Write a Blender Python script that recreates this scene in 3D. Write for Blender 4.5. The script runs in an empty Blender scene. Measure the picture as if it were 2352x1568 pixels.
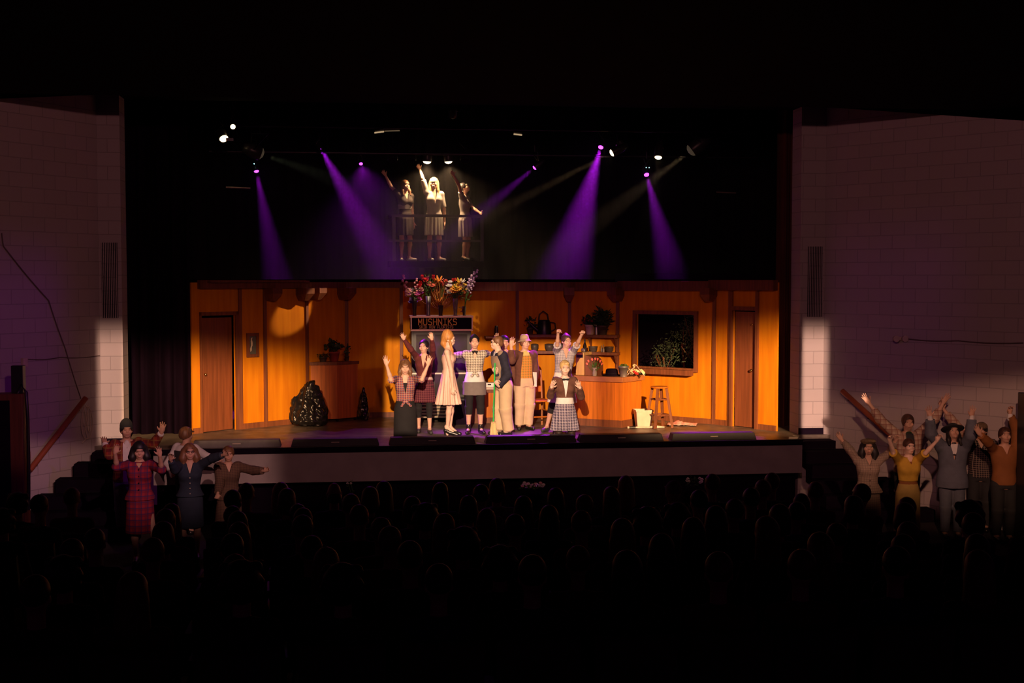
import bpy, bmesh, math, random
import numpy as np
from mathutils import Vector, Matrix
random.seed(7)
SC = bpy.context.scene
COL = SC.collection
PI = math.pi
R = math.radians

# ------------------------------------------------------------------ camera
CAM = Vector((-1.75, 0.0, 3.6))
FPX = 2880.0
cd = bpy.data.cameras.new('camera'); cam = bpy.data.objects.new('camera', cd); COL.objects.link(cam)
cam.location = CAM
cam.rotation_euler = (R(90 - 2.86), 0, R(-6.9))
cd.sensor_width = 36; cd.lens = 36 * FPX / 2352
cd.clip_end = 200
SC.camera = cam
RM = cam.rotation_euler.to_matrix()

# ------------------------------------------------------------------ world and exposure
SC.view_settings.view_transform = 'Standard'; SC.view_settings.look = 'None'
SC.view_settings.gamma = 1.0; SC.view_settings.use_curve_mapping = False
SC.view_settings.exposure = 0.0
w = bpy.data.worlds.new('world'); SC.world = w; w.use_nodes = True
w.node_tree.nodes['Background'].inputs[0].default_value = (0.60, 0.08, 0.50, 1)
w.node_tree.nodes['Background'].inputs[1].default_value = 0.016

# ------------------------------------------------------------------ stage lighting
def spot(name, loc, tgt, angle, power, color, blend=0.3, size=0.06, shut=None):
    """profile spot; shut=(left,right,bottom,top,soft) framing shutters as tangents in the beam"""
    l = bpy.data.lights.new(name, 'SPOT'); l.energy = power; l.color = color
    l.spot_size = R(angle); l.spot_blend = blend; l.shadow_soft_size = size
    o = bpy.data.objects.new(name, l); COL.objects.link(o)
    o.location = loc
    d = Vector(tgt) - Vector(loc)
    o.rotation_euler = d.to_track_quat('-Z', 'Y').to_euler()
    if shut:
        l.use_nodes = True; nt = l.node_tree; N = nt.nodes; L = nt.links
        em = [n for n in N if n.type == 'EMISSION'][0]
        tc = N.new('ShaderNodeTexCoord'); sp = N.new('ShaderNodeSeparateXYZ'); L.new(tc.outputs['Normal'], sp.inputs[0])
        def div(a):
            m = N.new('ShaderNodeMath'); m.operation = 'DIVIDE'; L.new(sp.outputs[a], m.inputs[0])
            n = N.new('ShaderNodeMath'); n.operation = 'ABSOLUTE'; L.new(sp.outputs['Z'], n.inputs[0]); L.new(n.outputs[0], m.inputs[1])
            return m
        x, y = div('X'), div('Y')
        def sst(src, a, b):
            m = N.new('ShaderNodeMapRange'); m.interpolation_type = 'SMOOTHSTEP'
            L.new(src.outputs[0], m.inputs['Value']); m.inputs['From Min'].default_value = min(a, b); m.inputs['From Max'].default_value = max(a, b)
            if a > b: m.inputs['To Min'].default_value = 1; m.inputs['To Max'].default_value = 0
            return m
        le, ri, bo, to, sf = shut
        if not isinstance(sf, tuple): sf = (sf, sf, sf, sf)
        fs = [sst(x, le - sf[0], le), sst(x, ri + sf[1], ri), sst(y, bo - sf[2], bo), sst(y, to + sf[3], to)]
        cur = fs[0]
        for g in fs[1:]:
            m = N.new('ShaderNodeMath'); m.operation = 'MULTIPLY'
            L.new(cur.outputs[0], m.inputs[0]); L.new(g.outputs[0], m.inputs[1]); cur = m
        L.new(cur.outputs[0], em.inputs['Strength'])
    return o

AMB = (1.0, 0.56, 0.26); RED = (1.0, 0.30, 0.12); VIO = (0.50, 0.012, 0.85)
def px_pt(px, py, Y):
    d = RM @ Vector((px - 1176.0, 784.0 - py, -FPX)); return CAM + d * ((Y - CAM.y) / d.y)
def framed(name, loc, Y, box, power, color, soft, size=.06):
    """profile spot whose four shutters frame the box (px0, px1, py0, py1) of the photo on the plane y=Y"""
    L0 = Vector(loc); pts = [px_pt(x, y, Y) for x in box[:2] for y in box[2:]]
    tgt = sum(pts, Vector()) / 4; Q = (tgt - L0).to_track_quat('-Z', 'Y').to_matrix().transposed()
    tt = [(q.x / -q.z, q.y / -q.z) for q in [Q @ (p - L0) for p in pts]]
    xs = [t[0] for t in tt]; ys = [t[1] for t in tt]; sf = soft if isinstance(soft, tuple) else (soft,) * 4
    m = max(max(map(abs, xs)) + max(sf[:2]), max(map(abs, ys)) + max(sf[2:]))
    return spot(name, loc, tgt, min(170, 2 * math.degrees(math.atan(m * 1.45))), power, color, .15, size, (min(xs), max(xs), min(ys), max(ys), sf))
# front-of-house profile spots hung under the auditorium ceiling, with added fill and violet spots
framed('foh_centre_spot', (-1.9, 3.0, 5.8), 20.2, (888, 1345, 757, 1006), 18500, (1.0, 0.66, 0.42), (.004, .014, .003, .008), .05)
framed('foh_left_spot', (-3.4, 4.0, 5.8), 20.4, (300, 630, 875, 985), 25000, AMB, (.003, .05, .03, .05), .07)
framed('pillar_spot_left', (-3.4, 4.0, 5.8), 19.6, (231, 292, 812, 1010), 9500, (1.0, .58, .42), (.002, .003, .01, .034), .04)
framed('pillar_spot_right', (4.4, 4.0, 5.8), 19.6, (1838, 1888, 806, 1000), 14500, (1.0, .58, .42), (.002, .001, .01, .034), .04)
framed('foh_right_spot', (4.4, 4.0, 5.8), 20.8, (1470, 1766, 865, 990), 33000, AMB, (.06, .002, .03, .06), .07)
framed('foh_set_wash', (0.3, 5.0, 5.8), 21.2, (420, 1800, 780, 1000), 650, RED, (.02, .02, .01, .07), .1)

framed('left_aisle_spot', (-0.5, 5.0, 5.85), 16.6, (120, 640, 975, 1115), 1900, (1.0, .50, .44), (.02, .03, .045, .02), .05)
framed('right_aisle_spot', (1.5, 5.0, 5.85), 16.6, (1897, 2352, 905, 1105), 1700, (1.0, .48, .30), (.005, .03, .045, .03), .05)
framed('added_house_fill', (-1.0, 2.0, 5.85), 19.4, (-500, 2900, 200, 1100), 720, (1.0, .38, .38), (.05, .05, .022, .05), .12)  # added fill standing in for stray light on walls and fascia
framed('added_violet_left', (2.5, 9.0, 5.8), 17.6, (-40, 190, 700, 1060), 330, VIO, (.10, .06, .14, .10), .1)  # extra spot added to tint the left wall violet
framed('added_violet_right', (-3.0, 9.0, 5.8), 18.6, (1960, 2150, 660, 860), 110, VIO, (.06, .10, .08, .10), .1)  # extra spot added to tint the right wall violet
# ------------------------------------------------------------------ measuring helpers: photo pixel -> place in the hall
def ray(px, py):
    return (RM @ Vector((px - 1176.0, 784.0 - py, -FPX))).normalized()
def on_z(px, py, z):
    d = ray(px, py); t = (z - CAM.z) / d.z; return CAM + d * t
def on_y(px, py, y):
    d = ray(px, py); t = (y - CAM.y) / d.y; return CAM + d * t
def at_scale(px, py, s):
    d = RM @ Vector(((px - 1176.0) / s, (784.0 - py) / s, -FPX / s)); return CAM + d

# ------------------------------------------------------------------ object helpers
def tag(o, label=None, cat=None, group=None, kind=None):
    if label: o['label'] = label
    if cat: o['category'] = cat
    if group: o['group'] = group
    if kind: o['kind'] = kind
    return o
def empty(name, loc, rz=0.0):
    o = bpy.data.objects.new(name, None); COL.objects.link(o); o.location = loc; o.rotation_euler = (0, 0, rz); o.empty_display_size = .1
    return o
def copy_tree(o, parent=None):
    c = o.copy(); COL.objects.link(c); c.parent = parent
    for ch in list(o.children): copy_tree(ch, c)
    return c
def link(name, me, m, parent=None, loc=None, rz=None):
    o = bpy.data.objects.new(name, me); COL.objects.link(o)
    if m is not None and not me.materials: me.materials.append(m)
    if parent is not None: o.parent = parent
    if loc is not None: o.location = loc
    if rz is not None: o.rotation_euler = (0, 0, rz)
    return o

class MB:
    def __init__(s): s.v = []; s.f = []; s.sm = []
    def _add(s, vs, fs, smooth=False):
        n = len(s.v); s.v += [tuple(v) for v in vs]; s.f += [tuple(i + n for i in f) for f in fs]; s.sm += [smooth] * len(fs); return s
    def box(s, c, d, rz=0.0, M=None):
        x, y, z = d[0] / 2, d[1] / 2, d[2] / 2
        vs = [Vector((a * x, b * y, e * z)) for e in (-1, 1) for b in (-1, 1) for a in (-1, 1)]
        if rz: Q = Matrix.Rotation(rz, 3, 'Z'); vs = [Q @ v for v in vs]
        if M is not None: vs = [M @ v for v in vs]
        vs = [v + Vector(c) for v in vs]
        return s._add(vs, [(0, 2, 3, 1), (4, 5, 7, 6), (0, 1, 5, 4), (2, 6, 7, 3), (0, 4, 6, 2), (1, 3, 7, 5)])
    def bb(s, x0, x1, y0, y1, z0, z1):
        return s.box(((x0 + x1) / 2, (y0 + y1) / 2, (z0 + z1) / 2), (abs(x1 - x0), abs(y1 - y0), abs(z1 - z0)))
    def tube(s, pts, r, n=8, caps=True, r2=None):
        pts = [Vector(p) for p in pts]; m = len(pts)
        rs = r if isinstance(r, (list, tuple)) else [r + ((r2 - r) * i / (m - 1) if r2 is not None else 0) for i in range(m)]
        vs = []; up = None
        for i, p in enumerate(pts):
            t = (pts[min(i + 1, m - 1)] - pts[max(i - 1, 0)]).normalized()
            if up is None:
                up = Vector((0, 0, 1)) if abs(t.z) < .9 else Vector((1, 0, 0))
            a = t.cross(up).normalized(); b = a.cross(t).normalized(); up = b
            for k in range(n):
                an = 2 * PI * k / n; vs.append(p + (a * math.cos(an) + b * math.sin(an)) * rs[i])
        fs = [(i * n + k, (i + 1) * n + k, (i + 1) * n + (k + 1) % n, i * n + (k + 1) % n) for i in range(m - 1) for k in range(n)]
        s._add(vs, fs, True)
        if caps:
            s._add(vs[:n], [tuple(range(n))]); s._add(vs[-n:], [tuple(reversed(range(n)))])
        return s
    def lathe(s, prof, c=(0, 0, 0), n=20, M=None, smooth=True):
        """prof: list of (r, z)"""
        vs = []
        for r, z in prof:
            for k in range(n):
                a = 2 * PI * k / n; v = Vector((r * math.cos(a), r * math.sin(a), z))
                if M is not None: v = M @ v
                vs.append(v + Vector(c))
        fs = [(i * n + k, i * n + (k + 1) % n, (i + 1) * n + (k + 1) % n, (i + 1) * n + k) for i in range(len(prof) - 1) for k in range(n)]
        s._add(vs, fs, smooth)
        s._add(vs[:n], [tuple(reversed(range(n)))]) if prof[0][0] > 1e-4 else None
        s._add(vs[-n:], [tuple(range(n))]) if prof[-1][0] > 1e-4 else None
        return s
    def prism(s, poly, a0, a1, axis='y'):
        """poly of 2D points extruded along an axis"""
        def P(u, v, w_): return {'y': (u, w_, v), 'x': (w_, u, v), 'z': (u, v, w_)}[axis]
        n = len(poly); vs = [P(u, v, a0) for u, v in poly] + [P(u, v, a1) for u, v in poly]
        fs = [tuple(range(n)), tuple(reversed(range(n, 2 * n)))] + [(i, i + n, (i + 1) % n + n, (i + 1) % n) for i in range(n)]
        return s._add(vs, fs)
    def sph(s, c, r, nu=10, nv=7):
        r = r if isinstance(r, (tuple, list)) else (r, r, r); vs = [Vector((c[0], c[1], c[2] - r[2]))]
        for j in range(1, nv):
            ph = PI * j / nv
            for i in range(nu):
                a = 2 * PI * i / nu; vs.append(Vector((c[0] + r[0] * math.sin(ph) * math.cos(a), c[1] + r[1] * math.sin(ph) * math.sin(a), c[2] - r[2] * math.cos(ph))))
        vs.append(Vector((c[0], c[1], c[2] + r[2]))); e = len(vs) - 1
        fs = [(0, 1 + (i + 1) % nu, 1 + i) for i in range(nu)]
        for j in range(nv - 2):
            for i in range(nu):
                b = 1 + j * nu; fs.append((b + i, b + (i + 1) % nu, b + nu + (i + 1) % nu, b + nu + i))
        b = 1 + (nv - 2) * nu; fs += [(b + i, b + (i + 1) % nu, e) for i in range(nu)]
        return s._add(vs, fs, True)
    def mesh(s, name):
        me = bpy.data.meshes.new(name); me.from_pydata(s.v, [], s.f); me.update()
        me.polygons.foreach_set('use_smooth', s.sm)
        bm = bmesh.new(); bm.from_mesh(me); bmesh.ops.recalc_face_normals(bm, faces=bm.faces); bm.to_mesh(me); bm.free()
        return me
    def build(s, name, m, parent=None, loc=None, rz=None, bevel=0):
        o = link(name, s.mesh(name), m, parent, loc, rz)
        if bevel:
            b = o.modifiers.new('bevel', 'BEVEL'); b.width = bevel; b.segments = 2; b.limit_method = 'ANGLE'
        return o

# ------------------------------------------------------------------ materials
def new_mat(name):
    m = bpy.data.materials.new(name); m.use_nodes = True; nt = m.node_tree
    return m, nt, nt.nodes['Principled BSDF']
def mat(name, col, rough=.7, var=.15, scale=8, metal=0, stretch=None, emis=None, est=0, bump=0, spec=.4, dark=None, alpha=None, trans=0):
    m, nt, b = new_mat(name); N, L = nt.nodes, nt.links
    b.inputs['Roughness'].default_value = rough; b.inputs['Metallic'].default_value = metal
    b.inputs['Specular IOR Level'].default_value = spec
    if trans: b.inputs['Transmission Weight'].default_value = trans
    tc = N.new('ShaderNodeTexCoord'); mp = N.new('ShaderNodeMapping'); L.new(tc.outputs['Object'], mp.inputs[0])
    mp.inputs['Scale'].default_value = stretch or (1, 1, 1)
    no = N.new('ShaderNodeTexNoise'); no.inputs['Scale'].default_value = scale; no.inputs['Detail'].default_value = 5
    L.new(mp.outputs[0], no.inputs['Vector'])
    mr = N.new('ShaderNodeMapRange'); mr.inputs['From Min'].default_value = .3; mr.inputs['From Max'].default_value = .7
    L.new(no.outputs[0], mr.inputs['Value'])
    mx = N.new('ShaderNodeMix'); mx.data_type = 'RGBA'
    lo = dark or tuple(c * (1 - var) for c in col)
    mx.inputs[6].default_value = (*lo, 1); mx.inputs[7].default_value = (*[min(1, c * (1 + var * .5)) for c in col], 1)
    L.new(mr.outputs[0], mx.inputs[0]); L.new(mx.outputs[2], b.inputs['Base Color'])
    if bump:
        bu = N.new('ShaderNodeBump'); bu.inputs['Strength'].default_value = bump; bu.inputs['Distance'].default_value = .02
        L.new(no.outputs[0], bu.inputs['Height']); L.new(bu.outputs[0], b.inputs['Normal'])
    if emis: b.inputs['Emission Color'].default_value = (*emis, 1); b.inputs['Emission Strength'].default_value = est
    return m
def plaid(name, base, c1, c2, size=.05, rough=.85, w1=.45, w2=.18, zx=(0, 2)):
    """woven check: wide bands of c1 and thin lines of c2 over base"""
    m, nt, b = new_mat(name); N, L = nt.nodes, nt.links
    b.inputs['Roughness'].default_value = rough; b.inputs['Specular IOR Level'].default_value = .2
    tc = N.new('ShaderNodeTexCoord'); sp = N.new('ShaderNodeSeparateXYZ'); L.new(tc.outputs['Object'], sp.inputs[0])
    def band(i, w_, ph):
        a = N.new('ShaderNodeMath'); a.operation = 'MULTIPLY_ADD'; L.new(sp.outputs[i], a.inputs[0]); a.inputs[1].default_value = 1 / size; a.inputs[2].default_value = ph
        f = N.new('ShaderNodeMath'); f.operation = 'FRACT'; L.new(a.outputs[0], f.inputs[0])
        c = N.new('ShaderNodeMath'); c.operation = 'LESS_THAN'; L.new(f.outputs[0], c.inputs[0]); c.inputs[1].default_value = w_
        return c
    def mixc(cur, fac, col, k):
        x = N.new('ShaderNodeMix'); x.data_type = 'RGBA'
        s = N.new('ShaderNodeMath'); s.operation = 'MULTIPLY'; L.new(fac.outputs[0], s.inputs[0]); s.inputs[1].default_value = k
        L.new(s.outputs[0], x.inputs[0])
        if isinstance(cur, tuple): x.inputs[6].default_value = (*cur, 1)
        else: L.new(cur.outputs[2], x.inputs[6])
        x.inputs[7].default_value = (*col, 1); return x
    cur = base
    cur = mixc(cur, band(0, w1, 0), c1, .55); cur = mixc(cur, band(2, w1, 0), c1, .55)
    cur = mixc(cur, band(0, w2, .6), c2, .7); cur = mixc(cur, band(2, w2, .6), c2, .7)
    L.new(cur.outputs[2], b.inputs['Base Color'])
    return m
def glow(name, col, st):
    m, nt, b = new_mat(name); b.inputs['Base Color'].default_value = (0, 0, 0, 1)
    b.inputs['Emission Color'].default_value = (*col, 1); b.inputs['Emission Strength'].default_value = st; return m
def block_mat(name, c1, c2, mortar):
    m, nt, b = new_mat(name); N, L = nt.nodes, nt.links
    b.inputs['Roughness'].default_value = .75
    tc = N.new('ShaderNodeTexCoord'); mp = N.new('ShaderNodeMapping'); L.new(tc.outputs['Object'], mp.inputs[0])
    mp.inputs['Rotation'].default_value = (R(90), 0, 0)
    br = N.new('ShaderNodeTexBrick'); br.inputs['Scale'].default_value = 1; br.inputs['Brick Width'].default_value = .406; br.inputs['Row Height'].default_value = .203
    br.inputs['Mortar Size'].default_value = .006; br.inputs['Mortar Smooth'].default_value = .3
    br.inputs['Color1'].default_value = (*c1, 1); br.inputs['Color2'].default_value = (*c2, 1); br.inputs['Mortar'].default_value = (*mortar, 1)
    L.new(mp.outputs[0], br.inputs['Vector']); L.new(br.outputs['Color'], b.inputs['Base Color'])
    bu = N.new('ShaderNodeBump'); bu.inputs['Strength'].default_value = .6; bu.inputs['Distance'].default_value = .01; bu.invert = True
    L.new(br.outputs['Fac'], bu.inputs['Height']); L.new(bu.outputs[0], b.inputs['Normal'])
    return m
M = {}
M['block'] = block_mat('painted_block', (.50, .43, .42), (.47, .41, .40), (.37, .32, .31))
M['black'] = mat('matt_black', (.010, .005, .013), .9, spec=.03)
M['velour'] = mat('black_velour', (.009, .004, .012), .95, .4, 3, stretch=(3, 3, .3), spec=.03)
M['leg'] = mat('brown_velour', (.10, .028, .016), .95, .5, 3, stretch=(4, 4, .3))
M['stagefloor'] = mat('worn_stage_paint', (.17, .138, .115), .42, .45, 5, bump=.15, dark=(.07, .055, .045))
M['carpet'] = mat('dark_carpet', (.03, .018, .02), .95, .3, 20)
M['fascia'] = mat('grey_fascia_paint', (.42, .37, .35), .7, .12, 4)
M['wallpaint'] = mat('ochre_set_paint', (.66, .25, .008), .75, 0, 2.2, stretch=(5, 5, .4), dark=(.52, .165, .006), spec=.12)
M['wood'] = mat('brown_stained_wood', (.20, .066, .026), .6, .35, 4, stretch=(6, 6, .4))
M['darkwood'] = mat('dark_brown_wood', (.18, .056, .024), .6, .35, 4, stretch=(6, 6, .4))
M['doorwood'] = mat('door_veneer', (.21, .066, .026), .55, .3, 3, stretch=(8, 8, .4))
M['counter'] = mat('counter_veneer', (.56, .16, .014), .55, .3, 3, stretch=(8, 8, .4), spec=.2)
M['countertop'] = mat('counter_top_wood', (.40, .15, .05), .45, .3, 4)
M['railwood'] = mat('reddish_handrail_wood', (.30, .075, .03), .45, .2, 5)
M['cream'] = mat('cream_paint', (.64, .52, .42), .6)
M['white'] = mat('white_cloth', (.78, .74, .72), .8)
M['metal'] = mat('dark_metal', (.05, .05, .055), .4, .2, 8, 1)
M['galv'] = mat('galvanised_metal', (.42, .42, .43), .45, .25, 10, .8)
M['brass'] = mat('brass', (.9, .65, .25), .2, .1, 8, 1)
M['greyplastic'] = mat('black_plastic', (.02, .02, .022), .35)
M['green'] = mat('leaf_green', (.07, .16, .03), .6, .4, 12)
M['darkgreen'] = mat('dark_leaf_green', (.02, .05, .02), .6, .4, 12)
M['glass'] = mat('vase_glass', (.30, .24, .20), .12, .2, 6, spec=.8)
M['terracotta'] = mat('red_pot', (.30, .05, .04), .5)
M['stone'] = mat('dark_pottery', (.07, .05, .04), .5, .3, 10)
M['shoe'] = mat('black_leather', (.015, .013, .013), .3, spec=.6)
# ------------------------------------------------------------------ the hall
SZ = 1.10                      # stage floor height
YP = on_z(1058, 1009, SZ).y    # plane of the proscenium wall
pl = on_y(279, 600, YP).x; pr = on_y(1838, 600, YP).x
plo = on_y(230, 800, YP).x; pro = on_y(1892, 800, YP).x
TOPZ = on_y(1838, 245, YP).z
print('YP', YP, 'pl', pl, 'pr', pr, plo, pro, 'TOPZ', TOPZ, on_y(279, 215, YP).z)
SPL = R(34)                    # splay of the side walls
def S_(name, mb, m, parent=None):
    o = mb.build(name, m, parent)
    if parent is None: o['kind'] = 'structure'
    return o
LW = 9.0
ldir = Vector((-math.sin(SPL), -math.cos(SPL), 0)); rdir = Vector((math.sin(SPL), -math.cos(SPL), 0))
def wall_mesh(name, a, d, length, z1a, z1b, m, thick=.3):
    """vertical wall from point a along unit d; local x along the wall"""
    rz = math.atan2(d.y, d.x)
    b = MB(); b.prism([(0, 0), (length, 0), (length, z1b), (0, z1a)], 0, thick, 'y')
    o = b.build(name, m, None, (a[0], a[1], 0), rz); o['kind'] = 'structure'; return o
# side walls: thick side is away from the hall
# (left wall: local +y points to the audience side for that heading, so the thickness goes negative)
def splay(name, a, d, sgn):
    rz = math.atan2(d.y, d.x); b = MB(); zb = TOPZ - LW * .16
    b.prism([(0, 0), (LW, 0), (LW, zb), (0, TOPZ)], 0, -.3 * sgn, 'y')
    o = b.build(name, M['block'], None, (a[0], a[1], 0), rz); o['kind'] = 'structure'; return o
WL = splay('wall_left', (plo, YP), ldir, 1)
WR = splay('wall_right', (pro, YP), rdir, -1)
for nm, x0, x1 in (('wall_proscenium_left', plo, pl), ('wall_proscenium_right', pr, pro)):
    S_(nm, MB().bb(x0, x1, YP, YP + .42, 0, TOPZ), M['block'])
for nm, x0, x1 in (('baseboard_left', plo, pl), ('baseboard_right', pr, pro)):
    S_(nm, MB().bb(x0 - .0, x1 + (.012 if x1 == pro else .0), YP - .012, YP, SZ, SZ + .1), M['black'])
# ceiling: slopes gently down from the proscenium, then level over the seats
b = MB(); b.prism([(YP + .42, TOPZ), (YP, TOPZ), (YP - 2.3, TOPZ - .33), (-4, TOPZ - .33), (-4, TOPZ), (YP - 2.3, TOPZ + .2), (YP + .42, TOPZ + .4)], -14, 14, 'x')
S_('ceiling', b, M['black'])
# house floor: level before the stage, raked under the seats
YR = 14.4
b = MB(); b.prism([(YP + 1, -.2), (YP + 1, 0), (YR, 0), (-4, (YR + 4) * .095), (-4, -.2)], -14, 14, 'x')
S_('floor', b, M['carpet'])
# stage
YL = on_z(1150, 1019, SZ).y     # lip
lipL = on_y(352, 1050, YL).x; lipR = on_y(1843, 1016, YL).x
fzb = on_y(1150, 1099, YL).z
S_('floor_stage', MB().bb(-9, 9.5, YL + .0, 29, SZ - .06, SZ).bb(-9, lipL, YP - .25, YL, SZ - .06, SZ) if YP - .25 < YL else MB().bb(-9, 9.5, YP - .12, 29, SZ - .06, SZ).bb(lipL, lipR, YL, YP - .12, SZ - .06, SZ), M['stagefloor'])
S_('trim_1', MB().bb(lipL, lipR, YL - .035, YL, SZ - .085, SZ - .004), M['black'])
S_('wall_stage_front', MB().bb(lipL, lipR, YL + .002, YL + .05, fzb, SZ - .085), M['fascia'])
S_('wall_under_stage', MB().bb(lipL, lipR, YL + .3, YL + .35, 0, SZ - .07), M['black'])
# back and side masking of the stage house
S_('wall_back', MB().bb(-10, 10, 28.4, 28.6, 0, 9), M['black'])
S_('wall_stage_left', MB().bb(-9.2, -9, YP + .4, 28.6, 0, 9), M['black'])
S_('wall_stage_right', MB().bb(9.5, 9.7, YP + .4, 28.6, 0, 9), M['black'])
S_('ceiling_stage', MB().bb(-10, 10, YP + .42, 28.6, 8.8, 9), M['black'])

def curtain(name, x0, x1, y, z0, z1, m, label, folds=.22, amp=.06, rz=0, mesh_h=1):
    n = max(8, int((x1 - x0) / folds * 10)); vs = []; fs = []
    for i in range(n + 1):
        u = i / n; x = (x1 - x0) * u
        yy = amp * math.sin(2 * PI * x / folds) + .35 * amp * math.sin(2 * PI * x / folds * 2.37 + 1)
        vs += [(x, yy, z0), (x, yy * .8, z1), (x, yy + .012, z1), (x, yy + .012, z0)]
    for i in range(n):
        a = 4 * i; b_ = a + 4
        fs += [(a, b_, b_ + 1, a + 1), (a + 1, b_ + 1, b_ + 2, a + 2), (a + 2, b_ + 2, b_ + 3, a + 3), (a + 3, b_ + 3, b_, a)]
    q = MB(); q._add(vs, fs, True); o = q.build(name, m, None, (x0, y, 0), rz)
    tag(o, label, 'curtain'); return o
xa = on_y(1782, 900, YP + 1.1).x
curtain('stage_curtain', xa, pr + 1.1, YP + 1.15, SZ, 8.4, M['leg'], 'brown velour side curtain hanging between the orange set and the right proscenium', .20, .05)
xb = on_y(442, 900, YP + 1.3).x
curtain('stage_curtain', pl - 1.6, xb - .02, YP + 1.3, SZ, 8.4, M['velour'], 'black side curtain hanging between the left proscenium and the orange set', .25, .05)
curtain('backdrop_curtain', -8.8, 9.3, 27.8, SZ, 8.6, M['velour'], 'wide black backdrop curtain far behind the three women on the balcony', .4, .08)
curtain('border_curtain', -8.8, 9.3, YP + 3.5, 7.6, 8.7, M['velour'], 'black border curtain hanging above the stage lamps', .3, .05)

# ------------------------------------------------------------------ vents
def vent(px0, px1, py0, py1, label):
    a = on_y(px0, py0, YP); c = on_y(px1, py1, YP)
    g = empty('wall_vent', (a.x, YP, c.z)); tag(g, label, 'vent', 'tall slotted vents on the proscenium')
    W_, H_ = c.x - a.x, a.z - c.z
    MB().bb(0, W_, -.006, -.001, 0, H_).build('backing', M['black'], g)
    for i in range(9):
        x = W_ * (i + .5) / 9
        MB().bb(x - .006, x + .006, -.025, -.006, 0, H_).build('slat', M['block'], g)
vent(232, 272, 557, 730, 'tall slotted vent on the left proscenium pillar')
vent(1856, 1889, 566, 727, 'tall slotted vent on the right proscenium pillar')

# ------------------------------------------------------------------ stairs beside the stage
def stairs(side, label):
    # broad steps descend toward the audience between the splayed wall and the apron end
    g = empty('stair_flight', (0, YP - .12, 0)); tag(g, label, 'stairs')
    n = 6; rise = SZ / n; run = .29
    for i in range(n):
        z = SZ - rise * i
        y1 = YP - .12 - run * i; y0 = y1 - run
        t = (YP - y0) / math.cos(SPL)
        if side < 0: x0 = plo + ldir.x * t + .02; x1 = lipL - .02
        else: x0 = lipR + .02; x1 = pro + rdir.x * (YP - y1) / math.cos(SPL) - .02
        if side < 0: x0 = plo + ldir.x * (YP - y1) / math.cos(SPL) + .02
        MB().bb(x0, x1, y0 - YP + .12, y1 - YP + .12, z - rise, z - .001 if i else z - .062).build('step', M['black'], g)
        MB().bb(x0, x1, y0 - YP + .12 - .006, y0 - YP + .12 + .02, z - rise - .004, z - rise + .004).build('nosing', M['metal'], g)
    return g
stairs(-1, 'black steps leading from the stage down beside the left wall')
stairs(1, 'black steps leading from the stage down beside the right wall')

# ------------------------------------------------------------------ things on the side walls
def wall_pt(px, py, a, d, off=.0):
    """point on the splayed wall seen at a pixel; off = distance out from the wall"""
    n = Vector((-d.y, d.x, 0)); r = ray(px, py); A = Vector((a[0], a[1], 0))
    if n.dot(CAM - A) < 0: n = -n
    t = (n.dot(A - CAM) + off) / n.dot(r); return CAM + r * t, n
LA, RA = (plo, YP), (pro, YP)
def handrail(A, d, p0, p1, label):
    a, n = wall_pt(*p0, A, d, .14); b_, _ = wall_pt(*p1, A, d, .14)
    g = empty('handrail', a); tag(g, label, 'handrail')
    v = (b_ - a); u = v.normalized(); q = MB()
    q.tube([(0, 0, 0), v], .042, 10); q.build('rail', M['railwood'], g)
    for k in (.12, .5, .88):
        c = v * k; k_ = MB(); k_.tube([c, c - Vector((0, 0, .06)), c - Vector((0, 0, .07)) - n * .11], .012, 8); k_.build('bracket', M['metal'], g)
handrail(LA, ldir, (197, 914), (68, 1080), 'reddish wooden handrail on the left wall above the steps')
handrail(RA, rdir, (1934, 897), (2056, 1008), 'reddish wooden handrail on the right wall above the steps')
def cable(name, A, d, pts, r, label, m='black', off=.02, cat='cable'):
    w_ = [wall_pt(x, y, A, d, off + r)[0] for x, y in pts]
    ps = []
    for i in range(len(w_) - 1):
        for k in range(5):
            ps.append(w_[i].lerp(w_[i + 1], k / 5) - Vector((0, 0, .02 * math.sin(PI * k / 5))))
    ps.append(w_[-1]); o = w_[0]
    return tag(MB().tube([p - o for p in ps], r, 6).build(name, M[m], None, o), label, cat)
M['cablegrey'] = mat('grey_brown_cable', (.16, .11, .10), .7)
cable('hanging_cable', LA, ldir, [(4, 535), (8, 565), (112, 690), (150, 800), (186, 915)], .008, 'long dark cable hanging in a zigzag down the left wall', m='cablegrey')
cable('conduit_wire', LA, ldir, [(57, 824), (140, 820), (229, 816)], .006, 'thin level wire running across the left wall to the pillar', m='cablegrey')
cable('conduit_wire', RA, rdir, [(2078, 777), (2200, 782), (2350, 787)], .008, 'thin level pipe running along the right wall to the picture edge', m='cablegrey')
# coiled rope at the left handrail
c0, nn = wall_pt(196, 955, LA, ldir, .07)
q = MB(); random.seed(3)
for k in range(3):
    ps = []
    for i in range(25):
        a = 2 * PI * i / 24; ps.append(Vector((math.cos(a) * (.05 + .03 * k) * -ldir.x, math.cos(a) * (.05 + .03 * k) * -ldir.y, math.sin(a * (1 + k % 2)) * (.16 + .04 * k) - .05 * k)) + nn * .015 * k)
    q.tube(ps, .006, 6, False)
q.tube([Vector((0, 0, -.2)), Vector((.03, 0, -.32)), Vector((-.05, 0, -.40))], .009, 6)
tag(q.build('coiled_rope', M['cream'], None, c0), 'tangled pale rope coiled under the top end of the left handrail', 'rope')
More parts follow.
